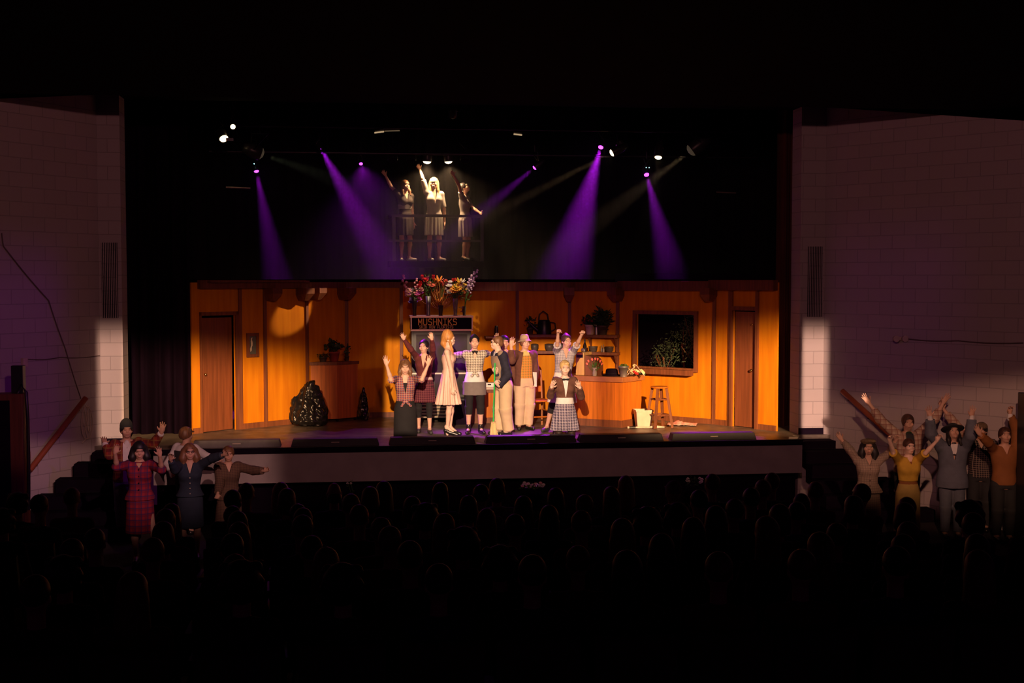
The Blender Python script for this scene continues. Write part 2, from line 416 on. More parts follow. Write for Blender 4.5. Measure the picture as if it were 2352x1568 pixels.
# speaker cabinet and equipment on the far left
c1, nn = wall_pt(0, 1100, LA, ldir, .8)
cabx = on_y(55, 1100, c1.y).x
g = empty('speaker_cabinet', (cabx, c1.y, 0)); tag(g, 'tall dark cabinet standing at the left picture edge below the wall', 'cabinet')
zt = on_y(30, 905, c1.y).z
wl = cabx - (plo + ldir.x * (YP - c1.y - .3) / math.cos(SPL)) - .03
MB().bb(-wl, 0, 0, .3, 0, zt).build('body', M['darkwood'], g, bevel=.01)
MB().bb(-wl + .03, -.16, -.01, 0, .05, zt - .08).build('front_grille', M['black'], g)
zz = on_y(37, 880, c1.y).z
MB().bb(-.17, -.02, .12, .26, zt, zz + .22).build('control_box', M['greyplastic'], g, bevel=.008)
q, nn = wall_pt(56, 832, LA, ldir, .03)
g2 = empty('wall_outlet', q); tag(g2, 'small pale electrical box high on the left wall with a conduit below', 'outlet')
MB().box((0, 0, 0), (.08, .05, .12), math.atan2(ldir.y, ldir.x)).build('box', M['cream'], g2)
MB().tube([(0, 0, -.06), (0, 0, -1.1)], .014, 8).build('conduit', M['cream'], g2)
ps = [on_y(40, 905, c1.y + .1), on_y(50, 884, c1.y + .1), on_y(60, 900, c1.y + .1), on_y(64, 960, c1.y + .1), on_y(66, 1060, c1.y + .1), on_y(66, 1170, c1.y + .1)]
o = ps[0]
tag(MB().tube([p - o for p in ps], .022, 8).build('black_cable', M['greyplastic'], None, o), 'thick black cable looping over the tall cabinet at the left edge', 'cable')
q, nn = wall_pt(60, 1048, LA, ldir, .3)
tag(MB().box((0, 0, 0), (.10, .07, .12)).build('fire_alarm_box', mat('red_enamel', (.5, .03, .02), .4), None, q), 'small red box on the side of the cabinet below the purple reflection', 'box')
q, nn = wall_pt(2062, 777, RA, rdir, .06)
g = empty('wall_lamp', q); tag(g, 'small pale double lamp head fixed on the right wall', 'lamp')
MB().box((0, 0, 0), (.10, .08, .05)).build('base', M['cream'], g)
for s_ in (-1, 1): MB().lathe([(.01, 0), (.045, .02), (.05, .07)], (s_ * .07, -.05, 0), 12, Matrix.Rotation(R(90), 3, 'X')).build('lamp_head', M['cream'], g)
# speaker at the right edge
e, nn = wall_pt(2345, 905, RA, rdir, .9)
g = empty('speaker_cabinet', (e.x, e.y, 0)); tag(g, 'tall dark cabinet cut off by the right picture edge', 'cabinet')
MB().bb(.12, .6, 0, .3, 0, e.z).build('body', M['greyplastic'], g, bevel=.01)
MB().bb(.16, .56, -.012, 0, .1, e.z - .1).build('front_grille', M['black'], g)

# ------------------------------------------------------------------ low footlight boxes along the lip
strips = [(440, 645), (668, 871), (893, 1093), (1115, 1325), (1331, 1525), (1543, 1738)]
stl = ['leftmost low footlight box on the stage lip, paler than the rest', 'low footlight box on the lip below the bin bag and left counter', 'low footlight box on the lip below the kneeling brunette and pink dress', 'low footlight box on the lip below the broom and kneeling blonde', 'low purple-lit footlight box on the lip below the right counter', 'rightmost low footlight box on the stage lip, below the stool']
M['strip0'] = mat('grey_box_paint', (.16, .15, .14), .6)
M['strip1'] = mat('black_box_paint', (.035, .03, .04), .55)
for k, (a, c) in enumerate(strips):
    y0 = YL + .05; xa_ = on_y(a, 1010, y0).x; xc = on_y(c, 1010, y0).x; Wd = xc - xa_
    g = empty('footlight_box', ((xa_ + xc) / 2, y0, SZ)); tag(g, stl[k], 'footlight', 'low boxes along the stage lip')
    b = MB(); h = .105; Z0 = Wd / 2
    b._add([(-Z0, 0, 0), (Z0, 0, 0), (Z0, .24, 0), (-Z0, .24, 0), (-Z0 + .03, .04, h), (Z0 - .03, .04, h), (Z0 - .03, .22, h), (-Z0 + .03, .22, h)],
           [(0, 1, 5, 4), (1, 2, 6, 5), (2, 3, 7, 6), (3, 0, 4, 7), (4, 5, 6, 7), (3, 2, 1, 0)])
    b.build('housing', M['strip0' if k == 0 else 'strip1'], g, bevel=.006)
    MB().bb(-.06, .06, .012, .022, .05, .062).build('name_plate', M['cream'], g)
o = on_z(1832, 1013, SZ)
tag(MB().bb(-.07, .07, -.02, .02, 0, .03).build('tape_roll_box', M['cream'], None, (lipR - .14, YL + .04, SZ)), 'tiny pale strip lying on the right corner of the stage lip', 'tape')

# ------------------------------------------------------------------ the painted set
SH = 2.44
class Wall:
    def __init__(s, name, A, B, label, top=SH):
        s.A = Vector((A[0], A[1], 0)); d = Vector((B[0] - A[0], B[1] - A[1], 0)); s.L = d.length; s.d = d.normalized(); s.n = Vector((s.d.y, -s.d.x, 0))
        s.rz = math.atan2(d.y, d.x); s.g = empty(name, (A[0], A[1], SZ), s.rz); tag(s.g, label, 'scenery wall'); s.top = top
    def uv(s, px, py, off=0):
        r = ray(px, py); t = (s.n.dot(s.A - CAM) + off) / s.n.dot(r); P = CAM + r * t
        return (P - s.A).dot(s.d), P.z - SZ
    def u(s, px, off=0): return s.uv(px, 800, off)[0]
    def z(s, px, py, off=0): return s.uv(px, py, off)[1]
    def panel(s, holes=(), m='wallpaint', u0=0, u1=None):
        us = sorted(set([u0, u1 or s.L] + [h for q in holes for h in q[:2]])); zs = sorted(set([0, s.top] + [h for q in holes for h in q[2:]]))
        b = MB()
        # columns, merged vertically
        for i in range(len(us) - 1):
            run = None
            for j in range(len(zs) - 1):
                cu, cz = (us[i] + us[i + 1]) / 2, (zs[j] + zs[j + 1]) / 2
                inh = any(q[0] < cu < q[1] and q[2] < cz < q[3] for q in holes)
                if not inh:
                    run = (run[0], zs[j + 1]) if run else (zs[j], zs[j + 1])
                if inh or j == len(zs) - 2:
                    if run: b.bb(us[i], us[i + 1], 0, .04, run[0], run[1])
                    run = None
        return b.build('panel', M[m], s.g)
    def bb(s, name, u0, u1, y0, y1, z0, z1, m='wood', bevel=0):
        return MB().bb(u0, u1, -y1, -y0, z0, z1).build(name, M[m] if isinstance(m, str) else m, s.g, bevel=bevel)   # y = distance in front of the wall
    def post(s, px, m='wood', z1=None, wd=.06):
        u = s.u(px); return s.bb('post', u - wd / 2, u + wd / 2, 0, .03, 0, (z1 or s.top) - .02, m)
    def bracket(s, px, py0=672, py1=694, m='darkwood'):
        u = s.u(px); z1 = s.top - .1; z0 = s.z(px, py1)
        b = MB(); dz = (z1 - z0)
        b._add([(-.09 + u, 0, z1), (.09 + u, 0, z1), (.09 + u, -.30, z1), (-.09 + u, -.30, z1), (-.09 + u, 0, z0 + .1), (.09 + u, 0, z0 + .1), (.09 + u, -.30, z0 + .12), (-.09 + u, -.30, z0 + .12), (-.04 + u, 0, z0), (.04 + u, 0, z0), (.04 + u, -.2, z0), (-.04 + u, -.2, z0)],
               [(0, 1, 2, 3), (0, 4, 5, 1), (1, 5, 6, 2), (2, 6, 7, 3), (3, 7, 4, 0), (4, 8, 9, 5), (5, 9, 10, 6), (6, 10, 11, 7), (7, 11, 8, 4), (8, 11, 10, 9)])
        return b.build('bracket', M[m], s.g)
def fl(px, py): p = on_z(px, py, SZ); return (p.x, p.y)
K1, K2, K3 = fl(446, 996), fl(698, 971), fl(793, 958.5)
K4 = fl(924, 957); K5 = fl(1310, 952.5); K6 = fl(1422, 957.5); K7 = fl(1645, 974.5); K8 = fl(1783, 990)
print('set plan', K1, K2, K3, K4, K5, K6, K7, K8)
# left wall with the door
A = Wall('scenery_wall', K1, K2, 'ochre set wall on the left with brown door, framed picture and posts')
dh = (A.u(462), A.u(540), 0, A.z(500, 724))
A.panel([dh], u0=A.u(441))
A.bb('header', A.u(455), A.L, .0, .10, A.top - .10, A.top + .04, 'darkwood'); A.bb('header_shelf', A.u(470), A.L, 0, .2, A.top + .0, A.top + .03, 'darkwood')
A.bb('baseboard', A.u(441), dh[0], 0, .02, 0, .09); A.bb('baseboard', dh[1] + .05, A.L, 0, .02, 0, .09)
fr = MB(); fw = .06
fr.bb(dh[0] - .03, dh[0], -.03, 0, 0, dh[3] + fw); fr.bb(dh[1], dh[1] + fw, -.03, 0, 0, dh[3] + fw); fr.bb(dh[0] - .03, dh[1] + fw, -.03, 0, dh[3], dh[3] + fw)
fr.build('door_frame', M['wood'], A.g)
MB().bb(dh[0] - .1, dh[1] + .1, .5, .52, 0, dh[3] + .1).build('darkness_sheet', M['black'], A.g)  # black sheet standing in for the darkness beyond the door gap
dw = dh[1] - dh[0]
door = link('door', MB().bb(0, dw * .99, 0, .035, .01, dh[3] - .04).mesh('door'), M['doorwood'], A.g, (dh[0] + .005, .01, 0), R(7))
MB().sph((.05, -.04, .95), .022).build('door_knob', M['brass'], door)
for px in (551, 608): A.post(px)
A.bracket(616, 655, 690); A.bracket(690, 655, 690)
# framed picture
p0 = A.uv(565, 765); p1 = A.uv(593, 819)
gp = empty('framed_picture', A.g.matrix_basis @ Vector((0, 0, 0))); gp.rotation_euler = (0, 0, A.rz); gp.location = Vector((*K1, SZ)) + A.d * p0[0] + A.n * .001 + Vector((0, 0, p1[1]))
tag(gp, 'small dark wooden framed picture hanging on the left orange wall', 'picture')
W_, H_ = p1[0] - p0[0], p0[1] - p1[1]; fr = MB()
fr.bb(0, W_, -.03, 0, 0, .05).bb(0, W_, -.03, 0, H_ - .05, H_).bb(0, .05, -.03, 0, .05, H_ - .05).bb(W_ - .05, W_, -.03, 0, .05, H_ - .05); fr.build('frame', M['darkwood'], gp)
MB().bb(.05, W_ - .05, -.012, -.004, .05, H_ - .05).build('picture_ground', mat('slate_print', (.09, .09, .08), .5), gp)
MB().prism([(.075, .09), (.095, .11), (.10, .17), (.115, .19), (.12, .24), (.105, .29), (.115, .33), (.09, .32), (.082, .26), (.088, .2), (.07, .14)], -.016, -.012, 'y').build('pale_figure', M['cream'], gp)
# back walls left of centre
B = Wall('scenery_wall', K2, K3, 'narrow angled ochre set wall behind the left counter')
B.panel(); B.post(704); B.bb('header', 0, B.L, 0, .06, B.top - .10, B.top, 'darkwood'); B.bb('baseboard', 0, B.L, 0, .02, 0, .09); B.bracket(715, 655, 688); B.bracket(783, 655, 688)
C = Wall('scenery_wall', K3, K4, 'shadowed ochre set wall left of the sign and flowers')
C.panel(); C.post(797); C.post(922, 'darkwood'); C.bb('header', 0, C.L, 0, .05, C.top - .10, C.top, 'darkwood'); C.bb('baseboard', 0, C.L, 0, .02, 0, .09, 'darkwood')
D = Wall('scenery_wall', (K4[0] + .03, K4[1] + .25), (K5[0], K5[1]), 'long ochre set wall across the back behind the performers')
D.panel(); D.bb('header', 0, D.L, 0, .06, D.top - .16, D.top, 'darkwood'); D.bb('baseboard', 0, D.L, 0, .02, 0, .09)
for px in (1188, 1308): D.post(px, 'darkwood')
D.bracket(1305, 655, 692)
E = Wall('scenery_wall', K5, K6, 'short ochre set wall holding the plant shelves left of the window')
E.panel(); E.bb('header', 0, E.L, 0, .06, E.top - .16, E.top, 'darkwood'); E.post(1419, 'darkwood'); E.bb('baseboard', 0, E.L, 0, .02, 0, .09)
F = Wall('scenery_wall', K6, K7, 'bright ochre set wall with the dark garden window')
wh = (F.u(1463), F.u(1596), F.z(1530, 843), F.z(1530, 722))
F.panel([wh]); F.bb('header', 0, F.L, 0, .08, F.top - .15, F.top + .02, 'darkwood'); F.bb('baseboard', 0, F.L, 0, .02, 0, .09)
F.bracket(1424, 655, 692); F.post(1641); F.bracket(1636, 655, 692)
fr = MB(); fw = .065
fr.bb(wh[0] - fw, wh[0], -.05, .02, wh[2] - fw, wh[3] + fw).bb(wh[1], wh[1] + fw, -.05, .02, wh[2] - fw, wh[3] + fw).bb(wh[0], wh[1], -.05, .02, wh[3], wh[3] + fw).bb(wh[0], wh[1], -.05, .02, wh[2] - fw, wh[2])
fr.build('window_frame', M['wood'], F.g)
F.bb('window_sill', wh[0] - fw, wh[1], .05, .16, wh[2] - .12, wh[2] - .03, 'wood')
G_ = Wall('scenery_wall', K7, K8, 'bright ochre set wall at the right end with a brown door')
d2 = (G_.u(1684), G_.u(1737), 0, G_.z(1710, 713)); tz = (G_.z(1710, 704), G_.z(1710, 669))
G_.panel([d2]); G_.bb('header', -.1, G_.L, 0, .12, G_.top - .13, G_.top + .04, 'darkwood'); G_.bb('baseboard', 0, d2[0] - .05, 0, .02, 0, .09); G_.bb('baseboard', d2[1] + .05, G_.L, 0, .02, 0, .09)
fr = MB(); fw = .055
fr.bb(d2[0] - fw, d2[0], -.04, 0, 0, G_.top - .15).bb(d2[1], d2[1] + fw, -.04, 0, 0, G_.top - .15).bb(d2[0], d2[1], -.04, 0, d2[3], d2[3] + .07)
fr.build('door_frame', M['wood'], G_.g)
MB().bb(d2[0] - .1, d2[1] + .1, .35, .37, 0, d2[3] + .1).build('darkness_sheet', M['black'], G_.g)  # black sheet painted as the darkness behind this door
dw = d2[1] - d2[0]
door = link('door', MB().bb(.02, dw - .02, 0, .035, .01, d2[3] - .02).mesh('door'), M['doorwood'], G_.g, (d2[0], .03, 0))
MB().sph((dw - .09, -.05, .97), .025).tube([(dw - .09, -.05, .97), (dw - .09, 0, .97)], .012).build('door_knob', M['brass'], door)
MB().sph((dw - .09, -.03, 1.74), .018).build('door_bell', M['brass'], door)
G_.bb('casing', d2[0] - .1, d2[0] - .06, 0, .02, 0, G_.top - .15, 'wood')
# return of the left wall toward the wings, right end edge
tag(G_.g, G_.g['label'])

# garden behind the window: dark cloth and leafy shrubs
wc = F.A + F.d * ((wh[0] + wh[1]) / 2) - F.n * .9
q = MB().bb(-1.6, 1.6, 0, .02, .4, 2.6); o = q.build('night_backcloth', M['black'], None, (wc.x, wc.y, SZ), F.rz); tag(o, 'black cloth hanging behind the window of the set', 'backcloth')
def leaf_cloud(mb, c, r, n, size, seed, flat=.5):
    rnd = random.Random(seed)
    for _ in range(n):
        v = Vector((rnd.gauss(0, 1), rnd.gauss(0, 1), rnd.gauss(0, 1))).normalized() * rnd.uniform(.45, 1)
        p = Vector(c) + Vector((v.x * r[0], v.y * r[1], v.z * r[2]))
        a = Vector((rnd.uniform(-1, 1), rnd.uniform(-1, 1), rnd.uniform(-.4, 1))).normalized()
        b_ = a.cross(Vector((rnd.uniform(-1, 1), rnd.uniform(-1, 1), rnd.uniform(-1, 1)))).normalized(); nrm = a.cross(b_)
        s = size * rnd.uniform(.6, 1.3)
        mb._add([p, p + a * s * .5 + b_ * s * flat * .5 + nrm * s * .08, p + a * s, p + a * s * .5 - b_ * s * flat * .5 + nrm * s * .08], [(0, 1, 2), (0, 2, 3)])
M['shrub'] = mat('grey_green_foliage', (.10, .15, .08), .55, .6, 6)
rnd = random.Random(4)
for k, (px, py, rr) in enumerate([(1497, 822, .26), (1533, 790, .32), (1576, 800, .34), (1560, 745, .24)]):
    u, z = F.uv(px, py); P = F.A + F.d * u - F.n * (.45 + .12 * (k % 2))
    g = empty('leafy_shrub', (P.x, P.y, SZ)); tag(g, ['grey-green shrub in the window, lower left', 'grey-green shrub in the middle of the window', 'grey-green shrub filling the window at lower right', 'sparse dark shrub near the top right of the window'][k], 'shrub', 'shrubs behind the set window')
    b = MB(); leaf_cloud(b, (0, 0, z), (rr, .14, rr * 1.3), 420, .055, 10 + k, .3); b.build('foliage', M['shrub'], g)
    b = MB(); b.tube([(0, 0, 0), (.03, 0, z * .6), (-.02, 0, z)], .018, 6)
    for _ in range(6): b.tube([(0, 0, z * .7), (rnd.uniform(-rr, rr), rnd.uniform(-.1, .1), z + rnd.uniform(-.1, rr))], .006, 5)
    b.build('stem', M['darkwood'], g)

# ------------------------------------------------------------------ shelves with their goods
def shelf(Wl, px0, px1, py, label, m='darkwood', dep=.2, th=.05):
    u0, u1 = Wl.u(px0, dep), Wl.u(px1, dep); z = Wl.z((px0 + px1) / 2, py, dep)
    P = Wl.A + Wl.d * u0 + Wl.n * .001
    g = empty('wall_shelf', (P.x, P.y, SZ + z), Wl.rz); tag(g, label, 'shelf', 'brown shelves on the set wall')
    L_ = u1 - u0
    MB().bb(0, L_, -dep, 0, -th, 0).build('board', M[m], g)
    for x in (.06, L_ - .06):
        MB().prism([(-dep + .03, -th), (0, -th), (0, -.22), (-.03, -.22)], x - .012, x + .012, 'x').build('bracket', M[m], g)
    return g, L_, z
def on_shelf(Wl, px, z, off=.11):
    u = Wl.u(px, off); P = Wl.A + Wl.d * u + Wl.n * off; return Vector((P.x, P.y, SZ + z))
g1, L1, z1 = shelf(E, 1343, 1417, 769, 'upper brown shelf with potted plants left of the window')
g2_, L2, z2 = shelf(E, 1350, 1417, 809, 'lower brown shelf with bowls left of the window')
g3, L3, z3 = shelf(D, 1204, 1300, 768, 'upper dark shelf with the watering can behind the man in the hat', dep=.3)
g4, L4, z4 = shelf(D, 1204, 1300, 806, 'lower dark shelf behind the man in the hat')
def pot_profile(r, h): return [(r * .7, 0), (r * .75, .01), (r, h * .85), (r * 1.08, h * .85), (r * 1.08, h), (r * .95, h), (r * .9, h * .9), (.001, h * .88)]
def potted(name, loc, r, h, mpot, label, leaf='darkgreen', lr=(.14, .12, .12), n=160, size=.06, flat=.5, lift=.6, cat='potted plant', flowers=None, group=None):
    g = empty(name, loc); tag(g, label, cat, group)
    MB().lathe(pot_profile(r, h), (0, 0, 0), 20).build('pot', M[mpot], g)
    b = MB(); leaf_cloud(b, (0, 0, h + lr[2] * lift), lr, n, size, sum(map(ord, label)) % 1000, flat)
    for k in range(7):
        a = k * .9; b.tube([(0, 0, h * .85), (math.cos(a) * lr[0] * .5, math.sin(a) * lr[1] * .5, h + lr[2] * lift)], .004, 5)
    b.build('foliage', M[leaf], g)
    if flowers:
        m_, nf = flowers; rn = random.Random(5)
        for k in range(nf):
            a = rn.uniform(0, 2 * PI); q = MB(); bloom(q, Vector((math.cos(a) * lr[0] * .8, math.sin(a) * lr[1] * .8 - .02, h + lr[2] * lift + rn.uniform(0, lr[2] * .7))), .03, 'rose', rn); q.build('flower', m_, g)
    return g
def bloom(mb, c, r, kind, rnd, up=None):
    c = Vector(c); up = (up or Vector((rnd.uniform(-.4, .4), rnd.uniform(-1, -.2), rnd.uniform(.2, 1)))).normalized()
    a = up.orthogonal().normalized(); b_ = up.cross(a)
    def petal(an, ln, wd, lift, cup=.3):
        d = a * math.cos(an) + b_ * math.sin(an); s = up.cross(d)
        p1 = c + d * ln * .5 + up * ln * lift * .6; p2 = c + d * ln * (1 - cup * .3) + up * ln * lift * 1.2
        mb._add([c - up * r * .1, p1 + s * wd * .5, p2 + s * wd * .25, p2 - s * wd * .25, p1 - s * wd * .5], [(0, 1, 2, 3, 4)])
    if kind == 'daisy':
        for k in range(14): petal(2 * PI * k / 14, r, r * .35, .12)
        for k in range(10): petal(2 * PI * k / 10 + .2, r * .6, r * .3, .4)
    elif kind == 'tulip':
        for k in range(6): petal(2 * PI * k / 6, r * .6, r * .8, 1.6, 1.2)
        mb.sph(c + up * r * .3, (r * .42, r * .42, r * .5), 8, 6)
    elif kind == 'spike':
        for k in range(9):
            q = c + up * r * (k * .42 - 1.2); an = k * 2.4; d = a * math.cos(an) + b_ * math.sin(an)
            for j in range(4):
                e = (d * math.cos(j * 1.57) + up.cross(d) * math.sin(j * 1.57)); mb._add([q, q + d * r * .45 + e * r * .25, q + d * r * .8 + e * r * .12, q + d * r * .5], [(0, 1, 2, 3)])
            mb.sph(q + d * r * .3, (r * .24, r * .2, r * .24), 6, 5)
    elif kind == 'lily':
        for k in range(6): petal(2 * PI * k / 6, r, r * .4, .7, .2)
        mb.tube([c - up * r * .9, c - up * r * .2, c + up * r * .1], [r * .08, r * .2, r * .5], 8, False)
    else:
        for q in range(3):
            for k in range(6): petal(2 * PI * k / 6 + q, r * (1 - .25 * q), r * .8, .15 + .5 * q, .6)
def fmat(name, c): M[name] = mat(name, c, .6, .15, 20); return M[name]
fmat('f_pink', (.85, .42, .40)); fmat('f_red', (.85, .05, .05)); fmat('f_orange', (.9, .33, .05)); fmat('f_magenta', (.75, .14, .42)); fmat('f_white', (.85, .80, .72)); fmat('f_yellow', (.9, .62, .08)); fmat('f_purple', (.16, .08, .30)); fmat('f_lilac', (.80, .62, .80)); fmat('f_gold', (.85, .40, .05)); fmat('f_coral', (.88, .20, .13)); fmat('f_darkred', (.25, .01, .03))
potted('potted_poinsettia', on_shelf(E, 1355, z1), .09, .18, 'cream', 'poinsettia in a pale pot at the left end of the upper shelf', 'darkgreen', (.16, .08, .10), 120, .08, .5, .5, flowers=(M['f_darkred'], 8))
potted('potted_fern', on_shelf(E, 1384, z1), .10, .17, 'stone', 'bushy dark plant in a stone pot on the upper shelf', 'darkgreen', (.15, .08, .20), 260, .12, .25, .5)
g = empty('slim_vase', on_shelf(E, 1370, z1, .08)); tag(g, 'slim pale vase between the two plants on the upper shelf', 'vase'); MB().lathe([(.03, 0), (.035, .1), (.02, .17), (.028, .22), (.001, .2)]).build('body', M['galv'], g)
for k, px in enumerate((1362, 1399)):
    tag(MB().lathe([(.05, 0), (.075, .03), (.08, .085), (.088, .10), (.075, .10), (.06, .04), (.001, .03)]).build('clay_bowl', M['stone'], None, on_shelf(E, px, z2)), ('dark clay bowl at the left of the lower shelf', 'dark clay bowl at the right of the lower shelf')[k], 'bowl', 'clay bowls on the lower shelf')
for k, px in enumerate((1382, 1386)):
    tag(MB().lathe([(.018, 0), (.02, .05), (.008, .08), (.008, .115 + .02 * k), (.001, .12 + .02 * k)]).build('small_bottle', M['glass'], None, on_shelf(E, px, z2, .1 + .05 * k)), ('small bottle between the bowls, the shorter one', 'small bottle between the bowls, the taller one')[k], 'bottle', 'small bottles on the lower shelf')
# watering can
g = empty('watering_can', on_shelf(D, 1250, z3, .16)); tag(g, 'dark watering can with tall handle on the upper shelf behind the performers', 'watering can')
MB().lathe([(.13, 0), (.135, .02), (.12, .20), (.10, .24), (.10, .26), (.001, .25)]).build('body', M['metal'], g)
MB().tube([(-.10, 0, .24), (-.09, 0, .36), (-.02, 0, .42), (.06, 0, .36), (.08, 0, .24)], .012).build('handle', M['metal'], g)
MB().tube([(.1, 0, .22), (.2, 0, .2), (.21, 0, .1), (.12, 0, .05)], .010).build('rear_handle', M['metal'], g)
MB().tube([(-.11, 0, .06), (-.2, 0, .14), (-.30, 0, .24)], [.03, .02, .014]).lathe([(.014, 0), (.045, .05)], (-.30, 0, .24), 12, Matrix.Rotation(R(-50), 3, 'Y')).build('spout', M['metal'], g)
potted('potted_seedling', on_shelf(D, 1218, z3), .06, .12, 'stone', 'small dark seedling pot left of the watering can', 'darkgreen', (.10, .07, .12), 40, .09, .4)
for k, (px, s) in enumerate(((1228, .07), (1262, .09), (1290, .06))):
    tag(MB().lathe([(s * .7, 0), (s, .06), (s, .12), (s * .6, .13), (s * .4, .05)]).build('storage_jar', M['stone'], None, on_shelf(D, px, z4)), ('dark jar at the left of the lower back shelf', 'wide dark jar in the middle of the lower back shelf', 'small dark jar at the right of the lower back shelf')[k], 'jar', 'jars on the lower back shelf')
tag(MB().lathe([(.036, 0), (.038, .13), (.03, .17), (.03, .19), (.001, .19)]).build('dark_bottle', M['greyplastic'], None, (on_y(1140, 780, K5[1] - .18).x, K5[1] - .18, on_y(1140, 772, K5[1] - .18).z)), 'black bottle standing high behind the bespectacled man', 'bottle')
pz = on_y(1140, 772, K5[1] - .18)
g = empty('wall_shelf', (pz.x - .2, K5[1] - .06, pz.z)); tag(g, 'small dark shelf under the black bottle on the back wall', 'shelf'); MB().bb(0, .4, -.22, .1, -.03, 0).build('board', M['darkwood'], g); MB().bb(.18, .22, -.15, .1, -.15, -.03).build('bracket', M['darkwood'], g)

# ------------------------------------------------------------------ right counter with goods
def foot(px, py): return Vector((*fl(px, py), SZ))
cA, cB, cC = foot(1290, 974), foot(1428, 982), foot(1473, 974)
d1 = (cB - cA).normalized(); d2v = (cC - cB).normalized()
n1 = Vector((-d1.y, d1.x, 0)); wdt = (cC - cB).length
g = empty('shop_counter', cB, math.atan2(d1.y, d1.x)); tag(g, 'orange wooden shop counter on the right with the stool beside it', 'counter')
Lc = (cB - cA).length; th = on_y(1428, 878, cB.y).z - SZ; tp = on_y(1428, 866, cB.y).z - SZ
sk = (d2v.dot(d1)) * wdt; dp = d2v.dot(n1) * wdt
poly = [(-Lc, 0), (0, 0), (sk, dp), (-Lc + sk, dp)]
MB().prism([(a, b_) for a, b_ in poly], 0, th, 'z').build('body', M['counter'], g)
MB().prism([(-Lc - .04, -.04), (.03, -.04), (sk + .05, dp + .02), (-Lc + sk, dp + .02)], th, tp, 'z').build('countertop', M['countertop'], g, bevel=.006)
MB().prism([(-Lc - .01, -.012), (.012, -.012), (sk + .012, dp), (sk, dp), (-.0, -.0), (-Lc, 0)], 0, .12, 'z').build('plinth', M['wood'], g)
CT = SZ + tp
def on_ct(px, back=.25):
    # a point on the worktop line, 'back' metres behind its front edge
    o = cB + n1 * back; r = ray(px, 860); nn_ = n1; t = nn_.dot(o - CAM) / nn_.dot(r); P = CAM + r * t; return Vector((P.x, P.y, CT))
g = empty('till_cabinet', on_ct(1338, .22), math.atan2(d1.y, d1.x)); tag(g, 'tall narrow golden wooden till box standing on the right counter', 'till')
hh = on_y(1338, 808, on_ct(1338).y).z - CT
MB().bb(-.075, .075, -.12, .22, 0, hh).build('body', M['counterlight'] if 'counterlight' in M else mat('golden_veneer', (.62, .36, .12), .45, .2, 3, stretch=(8, 8, .4)), g, bevel=.006)
MB().bb(-.06, .06, -.125, -.118, hh - .09, hh - .04).build('display_slot', M['greyplastic'], g)
b = MB(); b.prism([(.075, 0), (.30, 0), (.30, .18), (.26, .27), (.19, .32), (.075, .34)], -.08, .2, 'y'); b.build('side_with_shadow', M['darkwood'], g)  # dark side of the till, its curved outline includes the shadow beside it
g = empty('spirit_bottle', on_ct(1345, .5) + Vector((0, 0, 0))); g.location = (on_ct(1343, .3).x, on_ct(1343, .3).y, CT + hh); tag(g, 'dark bottle with a white top standing on the till', 'bottle')
MB().lathe([(.03, 0), (.034, .1), (.014, .16), (.014, .21), (.001, .22)]).build('body', M['greyplastic'], g)
MB().sph((-.04, -.04, .035), .035).build('stopper', M['white'], g)
g = empty('tulip_vase', on_ct(1366, .10)); tag(g, 'glass vase of orange tulips on the right counter', 'flower vase')
MB().lathe([(.035, 0), (.04, .05), (.03, .1), (.045, .14), (.001, .13)]).build('vase', M['glass'], g)
rnd = random.Random(2); b = MB(); tips = []
for k in range(7):
    a = k / 6 * 2.6 - 1.3; tip = Vector((math.sin(a) * .12, rnd.uniform(-.05, .05), .15 + math.cos(a) * .12)); tips.append(tip); b.tube([(0, 0, .06), tip * .7, tip], .004, 5)
leaf_cloud(b, (0, 0, .16), (.07, .05, .06), 30, .07, 3, .3); b.build('stems', M['green'], g)
for tp_ in tips: q = MB(); bloom(q, tp_, .035, 'tulip', rnd, Vector((tp_.x, 0, .2))); q.build('flower', M['f_coral'], g)
g = empty('black_hat', on_ct(1405, .22)); tag(g, 'black brimmed hat lying on the right counter', 'hat')
MB().lathe([(.001, 0), (.16, .0), (.165, .012), (.11, .02), (.10, .10), (.08, .12), (.001, .105)]).build('crown', M['black'], g)
MB().lathe([(.105, .025), (.107, .045)], n=24).build('hat_band', M['greyplastic'], g)
g = empty('galvanised_bucket', on_ct(1432, .14)); tag(g, 'grey galvanised flower pot on the counter corner', 'pot')
MB().lathe([(.06, 0), (.085, .15), (.092, .15), (.092, .18), (.08, .18), (.07, .1), (.001, .1)]).build('pot', M['galv'], g)
b = MB(); leaf_cloud(b, (0, 0, .18), (.08, .08, .03), 60, .04, 9); b.build('foliage', M['green'], g)
g = empty('wrapped_bouquet', on_ct(1460, .18) + Vector((0, 0, .01))); tag(g, 'crumpled cream wrapped bouquet with red blooms lying on the counter end', 'bouquet')
b = MB(); rnd = random.Random(8)
for k in range(26):
    a = rnd.uniform(-.9, .9); r_ = rnd.uniform(.05, .17); c = Vector((math.sin(a) * r_, rnd.uniform(-.06, .06), abs(math.cos(a)) * r_ * .9))
    v = Vector((rnd.uniform(-1, 1), rnd.uniform(-1, 1), rnd.uniform(-1, 1))).normalized(); w2 = v.orthogonal().normalized()
    b._add([c, c + v * .06, c + v * .05 + w2 * .05, c + w2 * .06], [(0, 1, 2, 3)])
b.build('wrapping_paper', mat('yellowish_paper', (.85, .66, .38), .5), g)
b = MB(); b.tube([(-.14, 0, .02), (-.01, -.05, .20), (.14, -.04, .01)], .007).build('ribbon', M['cream'], g)
for k in range(3): q = MB(); bloom(q, (-.05 + .03 * k, -.07, .08 - .02 * k), .03, 'rose', rnd); q.build('flower', M['f_red'], g)
MB().tube([(.0, 0, .05), (.1, .0, .05), (.17, 0, .04), (.15, 0, .01)], .012).build('stem_bundle', M['darkgreen'], g)

